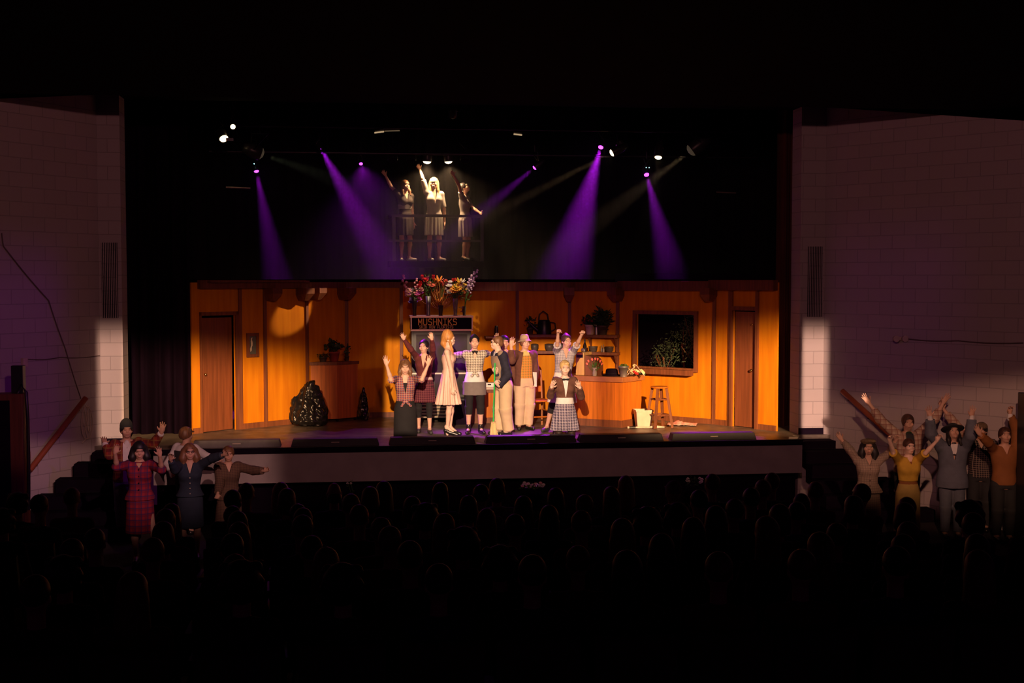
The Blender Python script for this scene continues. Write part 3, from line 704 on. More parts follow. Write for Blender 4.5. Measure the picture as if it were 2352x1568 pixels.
# bin, stool, cloth, stick, dark box on the floor at the right
g = empty('waste_bin', foot(1477, 980)); tag(g, 'cream plastic waste bin on the stage floor beside the stool', 'bin')
b = MB(); rw = .115
b._add([(-rw, -.09, 0), (rw, -.09, 0), (rw, .09, 0), (-rw, .09, 0), (-.145, -.12, .29), (.145, -.12, .29), (.145, .12, .29), (-.145, .12, .29), (-.13, -.105, .29), (.13, -.105, .29), (.13, .105, .29), (-.13, .105, .29), (-.1, -.08, .02), (.1, -.08, .02), (.1, .08, .02), (-.1, .08, .02)],
       [(3, 2, 1, 0), (0, 1, 5, 4), (1, 2, 6, 5), (2, 3, 7, 6), (3, 0, 4, 7), (4, 5, 9, 8), (5, 6, 10, 9), (6, 7, 11, 10), (7, 4, 8, 11), (8, 9, 13, 12), (9, 10, 14, 13), (10, 11, 15, 14), (11, 8, 12, 15), (12, 13, 14, 15)])
b.build('body', M['cream'], g, bevel=.01)
MB().bb(-.152, .152, -.128, -.12, .27, .295).bb(-.152, .152, .12, .128, .27, .295).bb(-.152, -.145, -.12, .12, .27, .295).bb(.145, .152, -.12, .12, .27, .295).build('rim', M['cream'], g)
sp_ = foot(1514, 981.5); sh = on_y(1514, 887, sp_.y).z - SZ
g = empty('bar_stool', sp_, R(18)); tag(g, 'tall brown wooden stool with round seat right of the counter', 'stool')
MB().lathe([(.14, 0), (.15, .008), (.15, .02), (.14, .028)], (0, 0, sh - .028), 24).build('seat', M['counter'], g)
for sx in (-1, 1):
    for sy in (-1, 1):
        v0 = Vector((sx * .17, sy * .15, 0)); v1 = Vector((sx * .085, sy * .085, sh - .028)); b = MB()
        dd = (v1 - v0); Q = dd.to_track_quat('Z', 'Y').to_matrix(); b.box((v0 + v1) / 2, (.042, .042, dd.length * .995), M=Q); b.build('leg', M['wood'], g)
def lp(sx, sy, z): t = z / (sh - .028); return Vector((sx * (.17 - .085 * t), sy * (.15 - .065 * t), z))
for z in (.22, .48):
    for a_, c_ in (((-1, -1), (1, -1)), ((-1, 1), (1, 1)), ((-1, -1), (-1, 1)), ((1, -1), (1, 1))):
        MB().tube([lp(*a_, z), lp(*c_, z)], .013, 8).build('rung', M['wood'], g)
g = empty('pink_cloth', foot(1566, 976)); tag(g, 'crumpled pale pink cloth with red marks lying on the floor right of the stool', 'cloth')
nx, ny = 26, 14; vs = []; fs = []; rnd = random.Random(11)
for j in range(ny):
    for i in range(nx):
        u, v = i / (nx - 1) - .5, j / (ny - 1) - .5
        h = .015 + .055 * abs(math.sin(u * 9 + v * 5)) * math.cos(u * 3.0) ** 2 * (1 - abs(v) * 1.6) * (1.5 if u < 0 else .7) + .01 * rnd.random()
        vs.append((u * .5 + v * .12, v * .35 - u * .1, max(.004, h)))
for j in range(ny - 1):
    for i in range(nx - 1): a = j * nx + i; fs.append((a, a + 1, a + nx + 1, a + nx))
b = MB(); b._add(vs, fs, True); o = b.build('sheet', mat('pink_print', (.80, .52, .45), .8, .5, 9, dark=(.75, .25, .22)), g); so = o.modifiers.new('thick', 'SOLIDIFY'); so.thickness = .004
p0, p1 = foot(1441, 984), foot(1526, 983.2)
g = empty('hand_broom', p0 + Vector((0, 0, .02)), math.atan2((p1 - p0).y, (p1 - p0).x)); tag(g, 'straw hand broom with dark handle lying on the floor before the waste bin', 'broom'); Ls = (p1 - p0).length
MB().tube([(0, 0, 0), (.03, 0, 0)], .02).build('handle_tip', M['cream'], g); MB().tube([(.03, 0, 0), (Ls * .22, 0, 0)], .018).build('grip', M['greyplastic'], g)
MB().tube([(Ls * .22, 0, 0), (Ls * .6, 0, 0), (Ls * .75, 0, .005), (Ls, 0, 0)], [.014, .014, .026, .012]).build('brush', M['cream'], g)
tag(MB().bb(-.05, .05, -.1, .1, 0, .20).build('dark_box', M['black'], None, foot(1450, 976)), 'small black box on the floor behind the waste bin', 'box')

# ------------------------------------------------------------------ left counter, plants and bin bags
a0, a1, a2 = foot(712, 975), foot(775, 968), foot(822, 963)
dA = (a1 - a0); hA = on_y(775, 838, a1.y).z - SZ; hT = on_y(775, 831, a1.y).z - SZ
g = empty('shop_counter', a1); tag(g, 'brown wooden counter on the left holding potted plants', 'counter')
dB = Vector((a2.x - a1.x, .26, 0)); dA = Vector((a0.x - a1.x, .0, 0))
poly = [(0, 0), (dB.x, dB.y), (dB.x * .1, dB.y + .02), (dA.x, dA.y + .06), (dA.x, dA.y)]
MB().prism(poly, .05, hA, 'z').build('body', M['counter2'] if 'counter2' in M else mat('reddish_veneer', (.54, .15, .025), .55, .3, 3, stretch=(8, 8, .4)), g)
big = [(0, -.03), (dB.x + .03, dB.y), (dB.x * .1, dB.y + .03), (dA.x - .03, dA.y + .07), (dA.x - .03, dA.y - .03)]
MB().prism(big, hA, hT, 'z').build('countertop', M['wood'], g)
for x, y in ((.0, .05), (dB.x * .85, dB.y * .9), (dA.x * .92, dA.y + .04)): MB().tube([(x, y, 0), (x, y, .05)], .02).build('caster', M['black'], g)
ctz = SZ + hT
def on_c2(px, fy): p = on_y(px, 820, a1.y + fy); return Vector((p.x, a1.y + fy, ctz))
potted('potted_geranium', on_c2(768, .15), .09, .17, 'terracotta', 'red pot with a bushy plant on the left counter', 'darkgreen', (.17, .1, .10), 70, .08, .8, .9)
potted('planter_box', on_c2(742, .06), .07, .08, 'stone', 'low dark planter left of the red pot on the left counter', 'darkgreen', (.12, .08, .05), 60, .05, .5, .4)
potted('potted_ivy', on_c2(797, .22), .04, .09, 'stone', 'thin ivy trailing at the right of the red pot on the left counter', 'darkgreen', (.06, .05, .10), 24, .06, .8, 1.0)
# ------------------------------------------------------------------ smooth solids from distance fields
def V(*a): return np.array(a, dtype=np.float64)
def nrm(v): v = np.asarray(v, float); return v / (np.linalg.norm(v) + 1e-9)
class Prim:
    def __init__(s, lo, hi, fn, k=.02, op='u'): s.lo, s.hi, s.fn, s.k, s.op = np.minimum(lo, hi), np.maximum(lo, hi), fn, k, op
def cap(a, b, ra, rb, k=.02, op='u'):
    a, b = V(*a), V(*b); ab = b - a; L2 = float(ab @ ab) + 1e-12; m = max(ra, rb)
    def fn(X, Y, Z):
        x, y, z = X - a[0], Y - a[1], Z - a[2]
        t = np.clip((x * ab[0] + y * ab[1] + z * ab[2]) / L2, 0, 1)
        return np.sqrt((x - t * ab[0]) ** 2 + (y - t * ab[1]) ** 2 + (z - t * ab[2]) ** 2) - (ra + (rb - ra) * t)
    return Prim(np.minimum(a, b) - m, np.maximum(a, b) + m, fn, k, op)
def ell(c, r, ax=None, k=.02, op='u'):
    c = V(*c); r = V(*r); ax = np.eye(3) if ax is None else np.array(ax, float); m = max(r)
    def fn(X, Y, Z):
        x, y, z = X - c[0], Y - c[1], Z - c[2]
        p = [(x * ax[i][0] + y * ax[i][1] + z * ax[i][2]) for i in range(3)]
        k0 = np.sqrt(sum((p[i] / r[i]) ** 2 for i in range(3))); k1 = np.sqrt(sum((p[i] / r[i] ** 2) ** 2 for i in range(3))) + 1e-6
        return k0 * (k0 - 1) / k1
    return Prim(c - m, c + m, fn, k, op)
def loft(a, b, st, W, F, k=.02, op='u', pleat=None, flat=True):
    """st: list of (t, rw, rf); cross sections across W and F along a->b"""
    a, b = V(*a), V(*b); ab = b - a; L = np.linalg.norm(ab); u = ab / L; st = np.array(st, float)
    W = nrm(W - u * (W @ u)); F = nrm(F - u * (F @ u)); m = max(st[:, 1].max(), st[:, 2].max()) * (1.15 if pleat else 1.02)
    def fn(X, Y, Z):
        x, y, z = X - a[0], Y - a[1], Z - a[2]
        h = x * u[0] + y * u[1] + z * u[2]; t = np.clip(h / L, 0, 1)
        rw = np.interp(t, st[:, 0], st[:, 1]); rf = np.interp(t, st[:, 0], st[:, 2])
        pw = x * W[0] + y * W[1] + z * W[2]; pf = x * F[0] + y * F[1] + z * F[2]
        mod = 1.0
        if pleat:
            n, am = pleat; mod = 1 + am * np.cos(n * np.arctan2(pf / rf, pw / rw)) * (1 - t if am > 0 else 1)
        dl = (np.sqrt((pw / rw) ** 2 + (pf / rf) ** 2) - mod) * np.minimum(rw, rf)
        de = np.maximum(-h, h - L)
        return np.maximum(dl, de) if flat else np.where(de > 0, np.sqrt(np.maximum(dl, 0) ** 2 + de ** 2), dl)
    e = m if flat else m
    return Prim(np.minimum(a, b) - e, np.maximum(a, b) + e, fn, k, op)
def solid(prims, res, name, cuts=()):
    """union / subtraction of prims, meshed with surface nets; coordinates relative to the root"""
    us = [p for p in prims if p.op == 'u']
    lo = np.min([p.lo for p in us], 0) - 3 * res; hi = np.max([p.hi for p in us], 0) + 3 * res
    n = np.ceil((hi - lo) / res).astype(int) + 1
    G = np.full(n, 1.0, np.float32); ax = [lo[i] + res * np.arange(n[i]) for i in range(3)]
    for p in us + [p for p in prims if p.op == 's']:
        mg = p.k + 2.5 * res
        i0 = np.clip(((p.lo - mg - lo) / res).astype(int), 0, n - 1); i1 = np.clip(((p.hi + mg - lo) / res).astype(int) + 2, 1, n)
        if np.any(i1 <= i0): continue
        s = tuple(slice(i0[i], i1[i]) for i in range(3))
        d = p.fn(ax[0][s[0]][:, None, None], ax[1][s[1]][None, :, None], ax[2][s[2]][None, None, :])
        g = G[s]
        if p.op == 'u':
            h = np.clip(.5 + .5 * (g - d) / p.k, 0, 1) if p.k > 0 else (g > d).astype(float)
            G[s] = g * (1 - h) + d * h - p.k * h * (1 - h)
        else:
            h = np.clip(.5 - .5 * (g + d) / p.k, 0, 1) if p.k > 0 else (g < -d).astype(float)
            G[s] = g * (1 - h) - d * h + p.k * h * (1 - h)
    for (P0, nn_) in cuts:
        P0 = np.asarray(P0); nn_ = nrm(nn_)
        d = (ax[0][:, None, None] - P0[0]) * nn_[0] + (ax[1][None, :, None] - P0[1]) * nn_[1] + (ax[2][None, None, :] - P0[2]) * nn_[2]
        G = np.maximum(G, d.astype(np.float32))
    ins = G < 0
    # active cells
    c = [ins[i:n[0] - 1 + i, j:n[1] - 1 + j, k:n[2] - 1 + k] for i in (0, 1) for j in (0, 1) for k in (0, 1)]
    al = c[0].copy(); an = c[0].copy()
    for q in c[1:]: al &= q; an |= q
    act = an & ~al; idx = np.argwhere(act); N = len(idx)
    if N == 0: raise ValueError('empty ' + name)
    num = np.full(act.shape, -1, np.int32); num[act] = np.arange(N)
    acc = np.zeros((N, 3)); cnt = np.zeros(N)
    I, J, Kk = idx.T
    for axis in range(3):
        for o1 in (0, 1):
            for o2 in (0, 1):
                off = [0, 0, 0]; oth = [q for q in range(3) if q != axis]; off[oth[0]] = o1; off[oth[1]] = o2
                g0 = G[I + off[0], J + off[1], Kk + off[2]]; e = off[:]; e[axis] = 1; g1_ = G[I + e[0], J + e[1], Kk + e[2]]
                m = (g0 < 0) != (g1_ < 0); t = np.where(m, g0 / np.where(m, g0 - g1_, 1), 0)
                v = np.zeros((N, 3)); v[:, oth[0]] = o1; v[:, oth[1]] = o2; v[:, axis] = t
                acc += v * m[:, None]; cnt += m
    P = lo + (idx + acc / cnt[:, None]) * res
    F_ = []
    for axis, (p_, q_) in enumerate(((1, 2), (2, 0), (0, 1))):
        sl0 = [slice(1, -1)] * 3; sl0[axis] = slice(0, -1); sl1 = [slice(1, -1)] * 3; sl1[axis] = slice(1, None)
        A_, B_ = ins[tuple(sl0)], ins[tuple(sl1)]; m = A_ != B_; e = np.argwhere(m); fl_ = A_[m]
        base = e.copy(); base[:, p_] += 1; base[:, q_] += 1
        def cell(dp, dq): b_ = base.copy(); b_[:, p_] += dp; b_[:, q_] += dq; return num[b_[:, 0], b_[:, 1], b_[:, 2]]
        quad = np.stack([cell(-1, -1), cell(0, -1), cell(0, 0), cell(-1, 0)], 1)
        quad[~fl_] = quad[~fl_][:, ::-1]; F_.append(quad[(quad >= 0).all(1)])
    F_ = np.concatenate(F_)
    # one pass of smoothing
    S = np.zeros_like(P); C = np.zeros(N)
    for a_, b_ in ((0, 1), (1, 2), (2, 3), (3, 0)):
        for x, y in ((a_, b_), (b_, a_)):
            np.add.at(S, F_[:, x], P[F_[:, y]]); np.add.at(C, F_[:, x], 1)
    P = P * .5 + .5 * S / np.maximum(C, 1)[:, None]
    me = bpy.data.meshes.new(name); me.vertices.add(N); me.vertices.foreach_set('co', P.astype(np.float32).ravel())
    M_ = len(F_); me.loops.add(M_ * 4); me.loops.foreach_set('vertex_index', F_.astype(np.int32).ravel())
    me.polygons.add(M_); me.polygons.foreach_set('loop_start', np.arange(0, M_ * 4, 4, dtype=np.int32)); me.polygons.foreach_set('loop_total', np.full(M_, 4, np.int32))
    me.polygons.foreach_set('use_smooth', np.ones(M_, bool)); me.update(calc_edges=True); me.validate()
    return me
# ------------------------------------------------------------------ people
def skinmat(name, c): M[name] = mat(name, c, .5, .06, 12, spec=.35); return name
skinmat('skin', (.72, .43, .31)); skinmat('skin2', (.62, .36, .25)); skinmat('skin_pale', (.80, .54, .42))
def hm(name, c): M[name] = mat(name, c, .5, .45, 18, stretch=(2, 2, .6), spec=.5); return name
hm('h_brown', (.075, .03, .018)); hm('h_black', (.015, .011, .012)); hm('h_blond', (.70, .47, .20)); hm('h_red', (.62, .27, .07)); hm('h_mid', (.20, .09, .04)); hm('h_light', (.36, .20, .09))
M['lip'] = mat('lip_colour', (.50, .17, .12), .4); M['eye'] = mat('eye_dark', (.03, .02, .02), .15, spec=.8); M['brow'] = mat('brow_brown', (.06, .03, .02), .8)
M['eyew'] = mat('eye_white', (.8, .76, .72), .2)
UNIT = MB().sph((0, 0, 0), 1, 12, 8)
UM = {}
def unit(m):
    if m not in UM: me = UNIT.mesh('ball'); me.materials.append(M[m]); UM[m] = me
    return UM[m]
def blob(name, m, parent, c, r, ax=None):
    o = bpy.data.objects.new(name, unit(m)); COL.objects.link(o); o.parent = parent
    Q = Matrix(np.array(ax).T.tolist()).to_4x4() if ax is not None else Matrix.Identity(4)
    o.matrix_basis = Matrix.Translation(Vector(c)) @ Q @ Matrix.Diagonal((*r, 1)); return o
PROF = {'f': [(.46, .080, .062), (.50, .100, .074), (.54, .098, .070), (.60, .076, .054), (.635, .071, .050), (.68, .078, .054), (.73, .086, .064), (.78, .092, .056), (.815, .096, .044), (.835, .060, .036), (.85, .036, .034)],
        'm': [(.46, .080, .062), (.50, .092, .070), (.54, .092, .068), (.60, .084, .060), (.64, .084, .060), (.70, .096, .066), (.76, .106, .066), (.80, .112, .056), (.825, .100, .044), (.84, .060, .040), (.86, .040, .038)]}
class Fig:
    """a person: root at the feet, H tall; F the way the body faces, W its viewer-right side when facing the camera"""
    def __init__(s, label, pos, H, phi=0, sex='f', skin='skin', lean=(0, 0), drop=0.0, res=.0068, headphi=None, pitch=0, group=None, hip=0.0):
        s.root = Vector(pos); s.H = H; s.sex = sex; s.skin = skin; s.res = res; s.label = label; s.group = group
        a = R(phi); s.F = V(math.sin(a), -math.cos(a), 0); s.W = V(math.cos(a), math.sin(a), 0); s.U = V(0, 0, 1)
        s.base = V(hip, 0, -drop)
        s.lean = V(lean[0], lean[1], 0)          # world shift of the shoulders relative to the hips
        hp = R(phi if headphi is None else headphi); pt = R(pitch)
        hF = V(math.sin(hp), -math.cos(hp), 0); s.hF = nrm(hF * math.cos(pt) + s.U * math.sin(pt)); s.hW = V(math.cos(hp), math.sin(hp), 0); s.hU = np.cross(s.hF, s.hW) * -1
        if s.hU[2] < 0: s.hU = -s.hU
        s.body = []; s.arms = {}; s.legs = {}; s.parts = []
        s.k = {'f': 1, 'm': 1.13}[sex]
    def sp(s, h):       # point of the spine at fraction h of the height
        t = (h - .5) / .32; return s.base + s.lean * t + V(0, 0, h * s.H)
    def prof(s, h): p = np.array(PROF[s.sex]); return np.interp(h, p[:, 0], p[:, 1]) * s.H, np.interp(h, p[:, 0], p[:, 2]) * s.H
    def torso(s, h0, h1, inf=0.0, k=.02, extra=None, flat=True, boxy=0.0):
        hs = np.linspace(h0, h1, 14); st = []
        for h in hs:
            rw, rf = s.prof(h)
            if boxy: rw = rw * (1 - boxy) + max(rw, s.prof(.78)[0] * .95) * boxy if h < .8 else rw; rf = rf * (1 - boxy) + max(rf, s.prof(.73)[1]) * boxy if h < .8 else rf
            e = extra(h) if extra else 0; st.append(((h - h0) / (h1 - h0), rw + inf + e, rf + inf + e))
        return loft(s.sp(h0), s.sp(h1), st, s.W, s.F, k, flat=flat)
    def shoulder(s, side):
        q = side * .087 * s.H * (1.12 if s.sex == 'm' else 1); return s.sp(.808) + s.W * q
    def reach(s, S_, px, L, sign, mx=1.12):
        o = np.array(CAM - s.root); d = np.array(ray(*px)); S_ = np.asarray(S_); tc = (S_ - o) @ d; Q = o + d * tc; e = np.linalg.norm(Q - S_)
        if e >= L * .97: return S_ + (Q - S_) / e * min(e, L * mx)
        return Q + d * sign * math.sqrt(L * L - e * e)
    def arm(s, side, elbow, wrist, tip=None, se=-1, sw=-1, st=-1, curl=.15, palm=None, bulge=1.0, thumb=None, spread=1.0, lift=0.0, world=False):
        """elbow / wrist / fingertip given where the photo shows them"""
        H = s.H; S_ = s.shoulder(side) + V(0, 0, lift)
        La, Lf, Lh = .172 * H, .152 * H, .10 * H
        if elbow is None:      # relaxed, hanging
            E = S_ + V(0, 0, -La) + s.W * side * .02; Wr = E + V(0, 0, -Lf) + s.F * .03; T = Wr + V(0, 0, -Lh)
        else:
            E = s.reach(S_, elbow, La, se); Wr = s.reach(E, wrist, Lf, sw)
            T = s.reach(Wr, tip, Lh, st) if tip else Wr + nrm(Wr - E) * Lh
        s.arms[side] = (S_, E, Wr, nrm(T - Wr))
        k = s.k * H / 1.65 * bulge
        s.body += [cap(s.sp(.80) + s.W * side * .05 * H, S_, .036 * k * 1.2, .044 * k, .03), cap(S_, E, .042 * k, .033 * k, .02), cap(E, E + (Wr - E) * .35, .034 * k, .033 * k, .015), cap(E + (Wr - E) * .35, Wr, .033 * k, .022 * k, .015)]
        d = nrm(T - Wr)
        if palm is None: palm = V(0, -1, 0)
        n = nrm(palm - d * (palm @ d)); sd = np.cross(d, n); c = H / 1.65
        if thumb is None:      # thumb points toward the head for raised hands, forward for hanging ones
            tv = (s.sp(.93) - Wr) if d[2] > -.3 else s.F
            thumb = tv
        if sd @ thumb < 0: sd = -sd
        s.hand(Wr, d, n, sd, curl, c * (1.0 if s.sex == 'f' else 1.08), spread)
        return s
    def hand(s, Wr, d, n, sd, curl, c, spread):
        B = s.body; kf = .0035
        B.append(ell(Wr + d * .045 * c, (.052 * c, .036 * c, .0145 * c), [d, sd, n], .014)); B.append(cap(Wr, Wr + d * .03 * c, .021 * c, .022 * c, .012))
        for i, (o, ln, an) in enumerate(((.027, .068, 9), (.010, .077, 2), (-.008, .072, -4), (-.025, .056, -12))):
            an *= spread; dd = nrm(d * math.cos(R(an)) + sd * math.sin(R(an)))
            p = Wr + d * (.082 - abs(o - .003) * .35) * c + sd * o * c
            B.append(cap(Wr + d * .05 * c + sd * o * .9 * c, p, .0095 * c, .0092 * c, .006)); r = .0088 * c; th = 0
            for j, seg in enumerate((.42, .32, .26)):
                th += curl * R(80) * (1 if j else .8); q = p + (dd * math.cos(th) + n * math.sin(th)) * ln * seg * c
                B.append(cap(p, q, r, r * .93, kf)); p = q; r *= .93
        p = Wr + d * .022 * c + sd * .024 * c; td = nrm(sd * .85 + d * .75 + n * (.15 + curl * .9))
        q = p + td * .036 * c; td2 = nrm(td + d * .5 - sd * curl * .8); B += [cap(Wr + d * .02 * c, p, .018 * c, .014 * c, .01), cap(p, q, .0125 * c, .0105 * c, .008), cap(q, q + td2 * .028 * c, .0103 * c, .0088 * c, kf)]
    def leg(s, side, foot=None, bend=.02, toe=None, heel=0.0, wide=.055, kneel=False, r=1.0, shin=None):
        """foot: world-xy offset of the ankle from the root"""
        H = s.H; hip = s.sp(.49) + s.W * side * .052 * H; k = s.k * r * H / 1.65
        if kneel:
            K = hip + V(0, 0, -.225 * H) + s.F * .05 + s.W * side * .02; K[2] = .055
            A_ = K - s.F * .22 * H; A_[2] = .05; T = A_ - s.F * .10
        else:
            f = V(*(foot if foot is not None else (s.W * side * wide * H)[:2]), 0)
            A_ = f + V(0, 0, .048 * H + heel); L1, L2 = .245 * H, .245 * H; v = A_ - hip; L = min(np.linalg.norm(v), (L1 + L2) * .9995)
            h = math.sqrt(max(1e-6, L1 * L1 - (L / 2) ** 2)); fw = nrm(s.F + s.W * side * .15); fw = nrm(fw - nrm(v) * (fw @ nrm(v))); K = hip + v / 2 + fw * bend * H
            tF = s.F if toe is None else V(math.sin(R(toe)), -math.cos(R(toe)), 0); T = A_ + tF * .115 * H / 1.65 * 1.3; T[2] = .022
        s.legs[side] = (hip, K, A_, T)
        s.body += [cap(hip, K, .075 * k, .048 * k, .03), cap(K, K + (A_ - K) * .3, .046 * k, .047 * k, .02), cap(K + (A_ - K) * .3, A_, .046 * k, .027 * k, .02), cap(A_, T, .03 * k, .02 * k, .02), cap(A_ - nrm(T - A_) * .03, V(A_[0], A_[1], .03), .025 * k, .022 * k, .02)]
        return s
    def head(s, neck=True, up=0.0):
        H = s.H; c = H / 1.65 * .98; C = s.sp(.93) + s.hF * .012 + V(0, 0, up); s.HC = C; s.c = c
        F, W, U = s.hF, s.hW, s.hU; ax = [W, F, U]; B = s.body
        P = lambda w_, f, u: C + W * w_ * c + F * f * c + U * u * c
        s.P = P
        B += [cap(s.sp(.82), C - U * .05 * c - F * .01, .050 * c * s.k, .047 * c * s.k, .025),
              ell(P(0, -.012, .028), (.073 * c, .092 * c, .085 * c), ax, .02), ell(P(0, .018, -.033), (.061 * c, .067 * c, .073 * c), ax, .03),
              ell(P(0, .058, -.086), (.030 * c, .022 * c, .019 * c), ax, .025),
              cap(P(0, .080, .006), P(0, .094, -.028), .008 * c, .0105 * c, .012), ell(P(0, .084, .030), (.05 * c, .018 * c, .014 * c), ax, .015)]
        for sd in (-1, 1):
            B += [ell(P(sd * .074, -.012, -.012), (.010 * c, .020 * c, .030 * c), ax, .006), ell(P(sd * .043, .058, -.028), (.022 * c, .022 * c, .022 * c), ax, .02),
                  Prim(P(sd * .031, .098, .006) - .02, P(sd * .031, .098, .006) + .02, ell(P(sd * .031, .094, .008), (.018 * c, .012 * c, .010 * c), ax).fn, .012, 's')]
        s.body.append(ell(P(0, .084, -.062), (.026 * c, .014 * c, .014 * c), ax, .01))
        return s
    def face(s, smile=0, closed=False, beard=False):
        c = s.c; ax = [s.hW, s.hF, s.hU]
        for sd in (-1, 1):
            if not closed:
                e = blob('eye', 'eyew', s.o, s.P(sd * .031, .078, .004), (.013 * c, .009 * c, .0052 * c), ax); blob('pupil', 'eye', e, (0, .4, 0), (.6, .68, 1.1))
            else: blob('eyelid', 'brow', s.o, s.P(sd * .031, .081, .003), (.014 * c, .006 * c, .003 * c), ax)
            blob('eyebrow', 'brow', s.o, s.P(sd * .032, .088, .026), (.019 * c, .008 * c, .004 * c), ax)
        blob('mouth', 'lip', s.o, s.P(0, .093, -.062), (.019 * c, .007 * c, .0062 * c), ax)
    def finish(s, torso=(.46, .852), bust=0.0):
        s.body.append(s.torso(*torso, inf=-.006, flat=True, k=.02))
        if bust:
            for sd in (-1, 1): s.body.append(ell(s.sp(.735) + s.W * sd * .040 * s.H + s.F * .034 * s.H, (.035 * s.H, .034 * s.H, .034 * s.H), None, .03))
        s.o = link('person', solid(s.body, s.res, 'person'), M[s.skin], None, s.root)
        tag(s.o, s.label, 'person', s.group); s.face_done = False
        return s
    def wear(s, name, prims, m, cuts=(), res=None, label=None):
        o = link(name, solid(prims, res or s.res, name, cuts), M[m] if isinstance(m, str) else m, s.o)
        if label: o['label'] = label
        return o
    # ---- garments
    def sleeve(s, side, inf, frac=2.0, k=.02, cuff=0.0):
        S_, E, Wr, d = s.arms[side]; kk = s.k * s.H / 1.65; q = [cap(s.sp(.80) + s.W * side * .05 * s.H, S_, .042 * kk + inf * .6, .046 * kk + inf, .03)]
        a1 = S_ + (E - S_) * min(frac, 1); r1 = .042 * kk + inf; r2 = r1 + (.034 * kk - .042 * kk) * min(frac, 1)
        u = nrm(E - S_); w_ = nrm(np.cross(u, V(.3, .9, .1))); f_ = np.cross(u, w_)
        if frac <= 1: q.append(loft(S_, a1, [(0, r1, r1), (.9, r2 + .004, r2 + .004), (1, r2 + cuff, r2 + cuff)], w_, f_, .025))
        else:
            q.append(cap(S_, E, r1, .036 * kk + inf, .025)); a2 = E + (Wr - E) * (frac - 1); u = nrm(Wr - E); w_ = nrm(np.cross(u, V(.3, .9, .1))); f_ = np.cross(u, w_)
            rr = .036 * kk + inf; re = np.interp(frac - 1, [0, 1], [.036, .024]) * kk + inf; q.append(cap(E, E + (a2 - E) * .5, rr, (rr + re) / 2, .02)); q.append(loft(E, a2, [(0, rr, rr), (.9, re, re), (1, re + cuff, re + cuff)], w_, f_, .02))
        return q
    def top(s, name, m, h0, h1=.838, inf=.012, sl=1.0, flare=0.0, neck='v', boxy=0.0, sleeves=(-1, 1), k=.025, cuff=.0, bust=0, slinf=None, label=None, deep=.70):
        ex = (lambda h: flare * max(0, (.62 - h) / (.62 - h0)) if h0 < .62 else 0)
        q = [s.torso(h0, h1, inf, k, ex, True, boxy)]
        if bust:
            for sd in (-1, 1): q.append(ell(s.sp(.735) + s.W * sd * .040 * s.H + s.F * (.036 * s.H), (.036 * s.H + inf,) * 3, None, .04))
        for sd in sleeves: q += s.sleeve(sd, inf if slinf is None else slinf, sl, k, cuff)
        nb = s.sp(.845)
        q.append(cap(nb + V(0, 0, .01), nb + V(0, 0, .09), .052 * s.k, .058 * s.k, .008, 's'))
        if neck == 'v':
            a_ = s.sp(.83) + s.F * .085; b_ = s.sp(deep) + s.F * .14; q.append(loft(b_, a_ + V(0, 0, .03), [(0, .004, .075), (1, .052 * s.k, .075)], s.W, s.F, .004, 's'))
        return s.wear(name, q, m, label=label)
    def skirt(s, name, m, h0, h1, r0=(.16, .13), inf=.014, pleat=None, mid=None, label=None):
        a = s.sp(h0); a = V(a[0] if False else s.base[0] + 0, s.base[1], a[2]); b_ = s.sp(h1); rw1, rf1 = s.prof(h1); hh = .52 if h1 > .53 else None
        st = [(0, r0[0], r0[1])]
        if h0 < .48 and h1 > .53: rw, rf = s.prof(.52); st.append(((.52 - h0) / (h1 - h0), max(rw + inf, (r0[0] * .35 + rw1 * .65)), max(rf + inf, r0[1] * .35 + rf1 * .65)))
        st.append((1, rw1 + inf, rf1 + inf)); return s.wear(name, [loft(a, b_, st, s.W, s.F, .01, pleat=pleat)], m, label=label)
    def trousers(s, name, m, h1=.60, frac=2.0, inf=.014, baggy=0.0, hem=.0, label=None):
        q = [s.torso(.47, h1, inf + baggy * .3, .03)]; kk = s.k * s.H / 1.65
        for sd, (hip, K, A_, T) in s.legs.items():
            r1, r2, r3 = .078 * kk + inf + baggy * .4, .05 * kk + inf + baggy, .03 * kk + inf + baggy
            u = nrm(K - hip); w_ = nrm(s.W - u * (s.W @ u)); f_ = np.cross(u, w_)
            if frac <= 1: e = hip + (K - hip) * frac; re = r1 + (r2 - r1) * frac; q.append(loft(hip, e, [(0, r1, r1), (1, re + hem, re + hem)], w_, f_, .03))
            else:
                q.append(cap(hip, K, r1, r2, .03)); e = K + (A_ - K) * (frac - 1); re = np.interp(frac - 1, [0, .3, 1], [r2, .05 * kk + inf + baggy, r3])
                u = nrm(e - K); w_ = nrm(s.W - u * (s.W @ u)); f_ = np.cross(u, w_); q.append(loft(K - u * .01, e, [(0, r2, r2), (.5, (r2 + re) / 2 + .002, (r2 + re) / 2 + .002), (1, re + hem, re + hem)], w_, f_, .03))
        return s.wear(name, q, m, label=label)
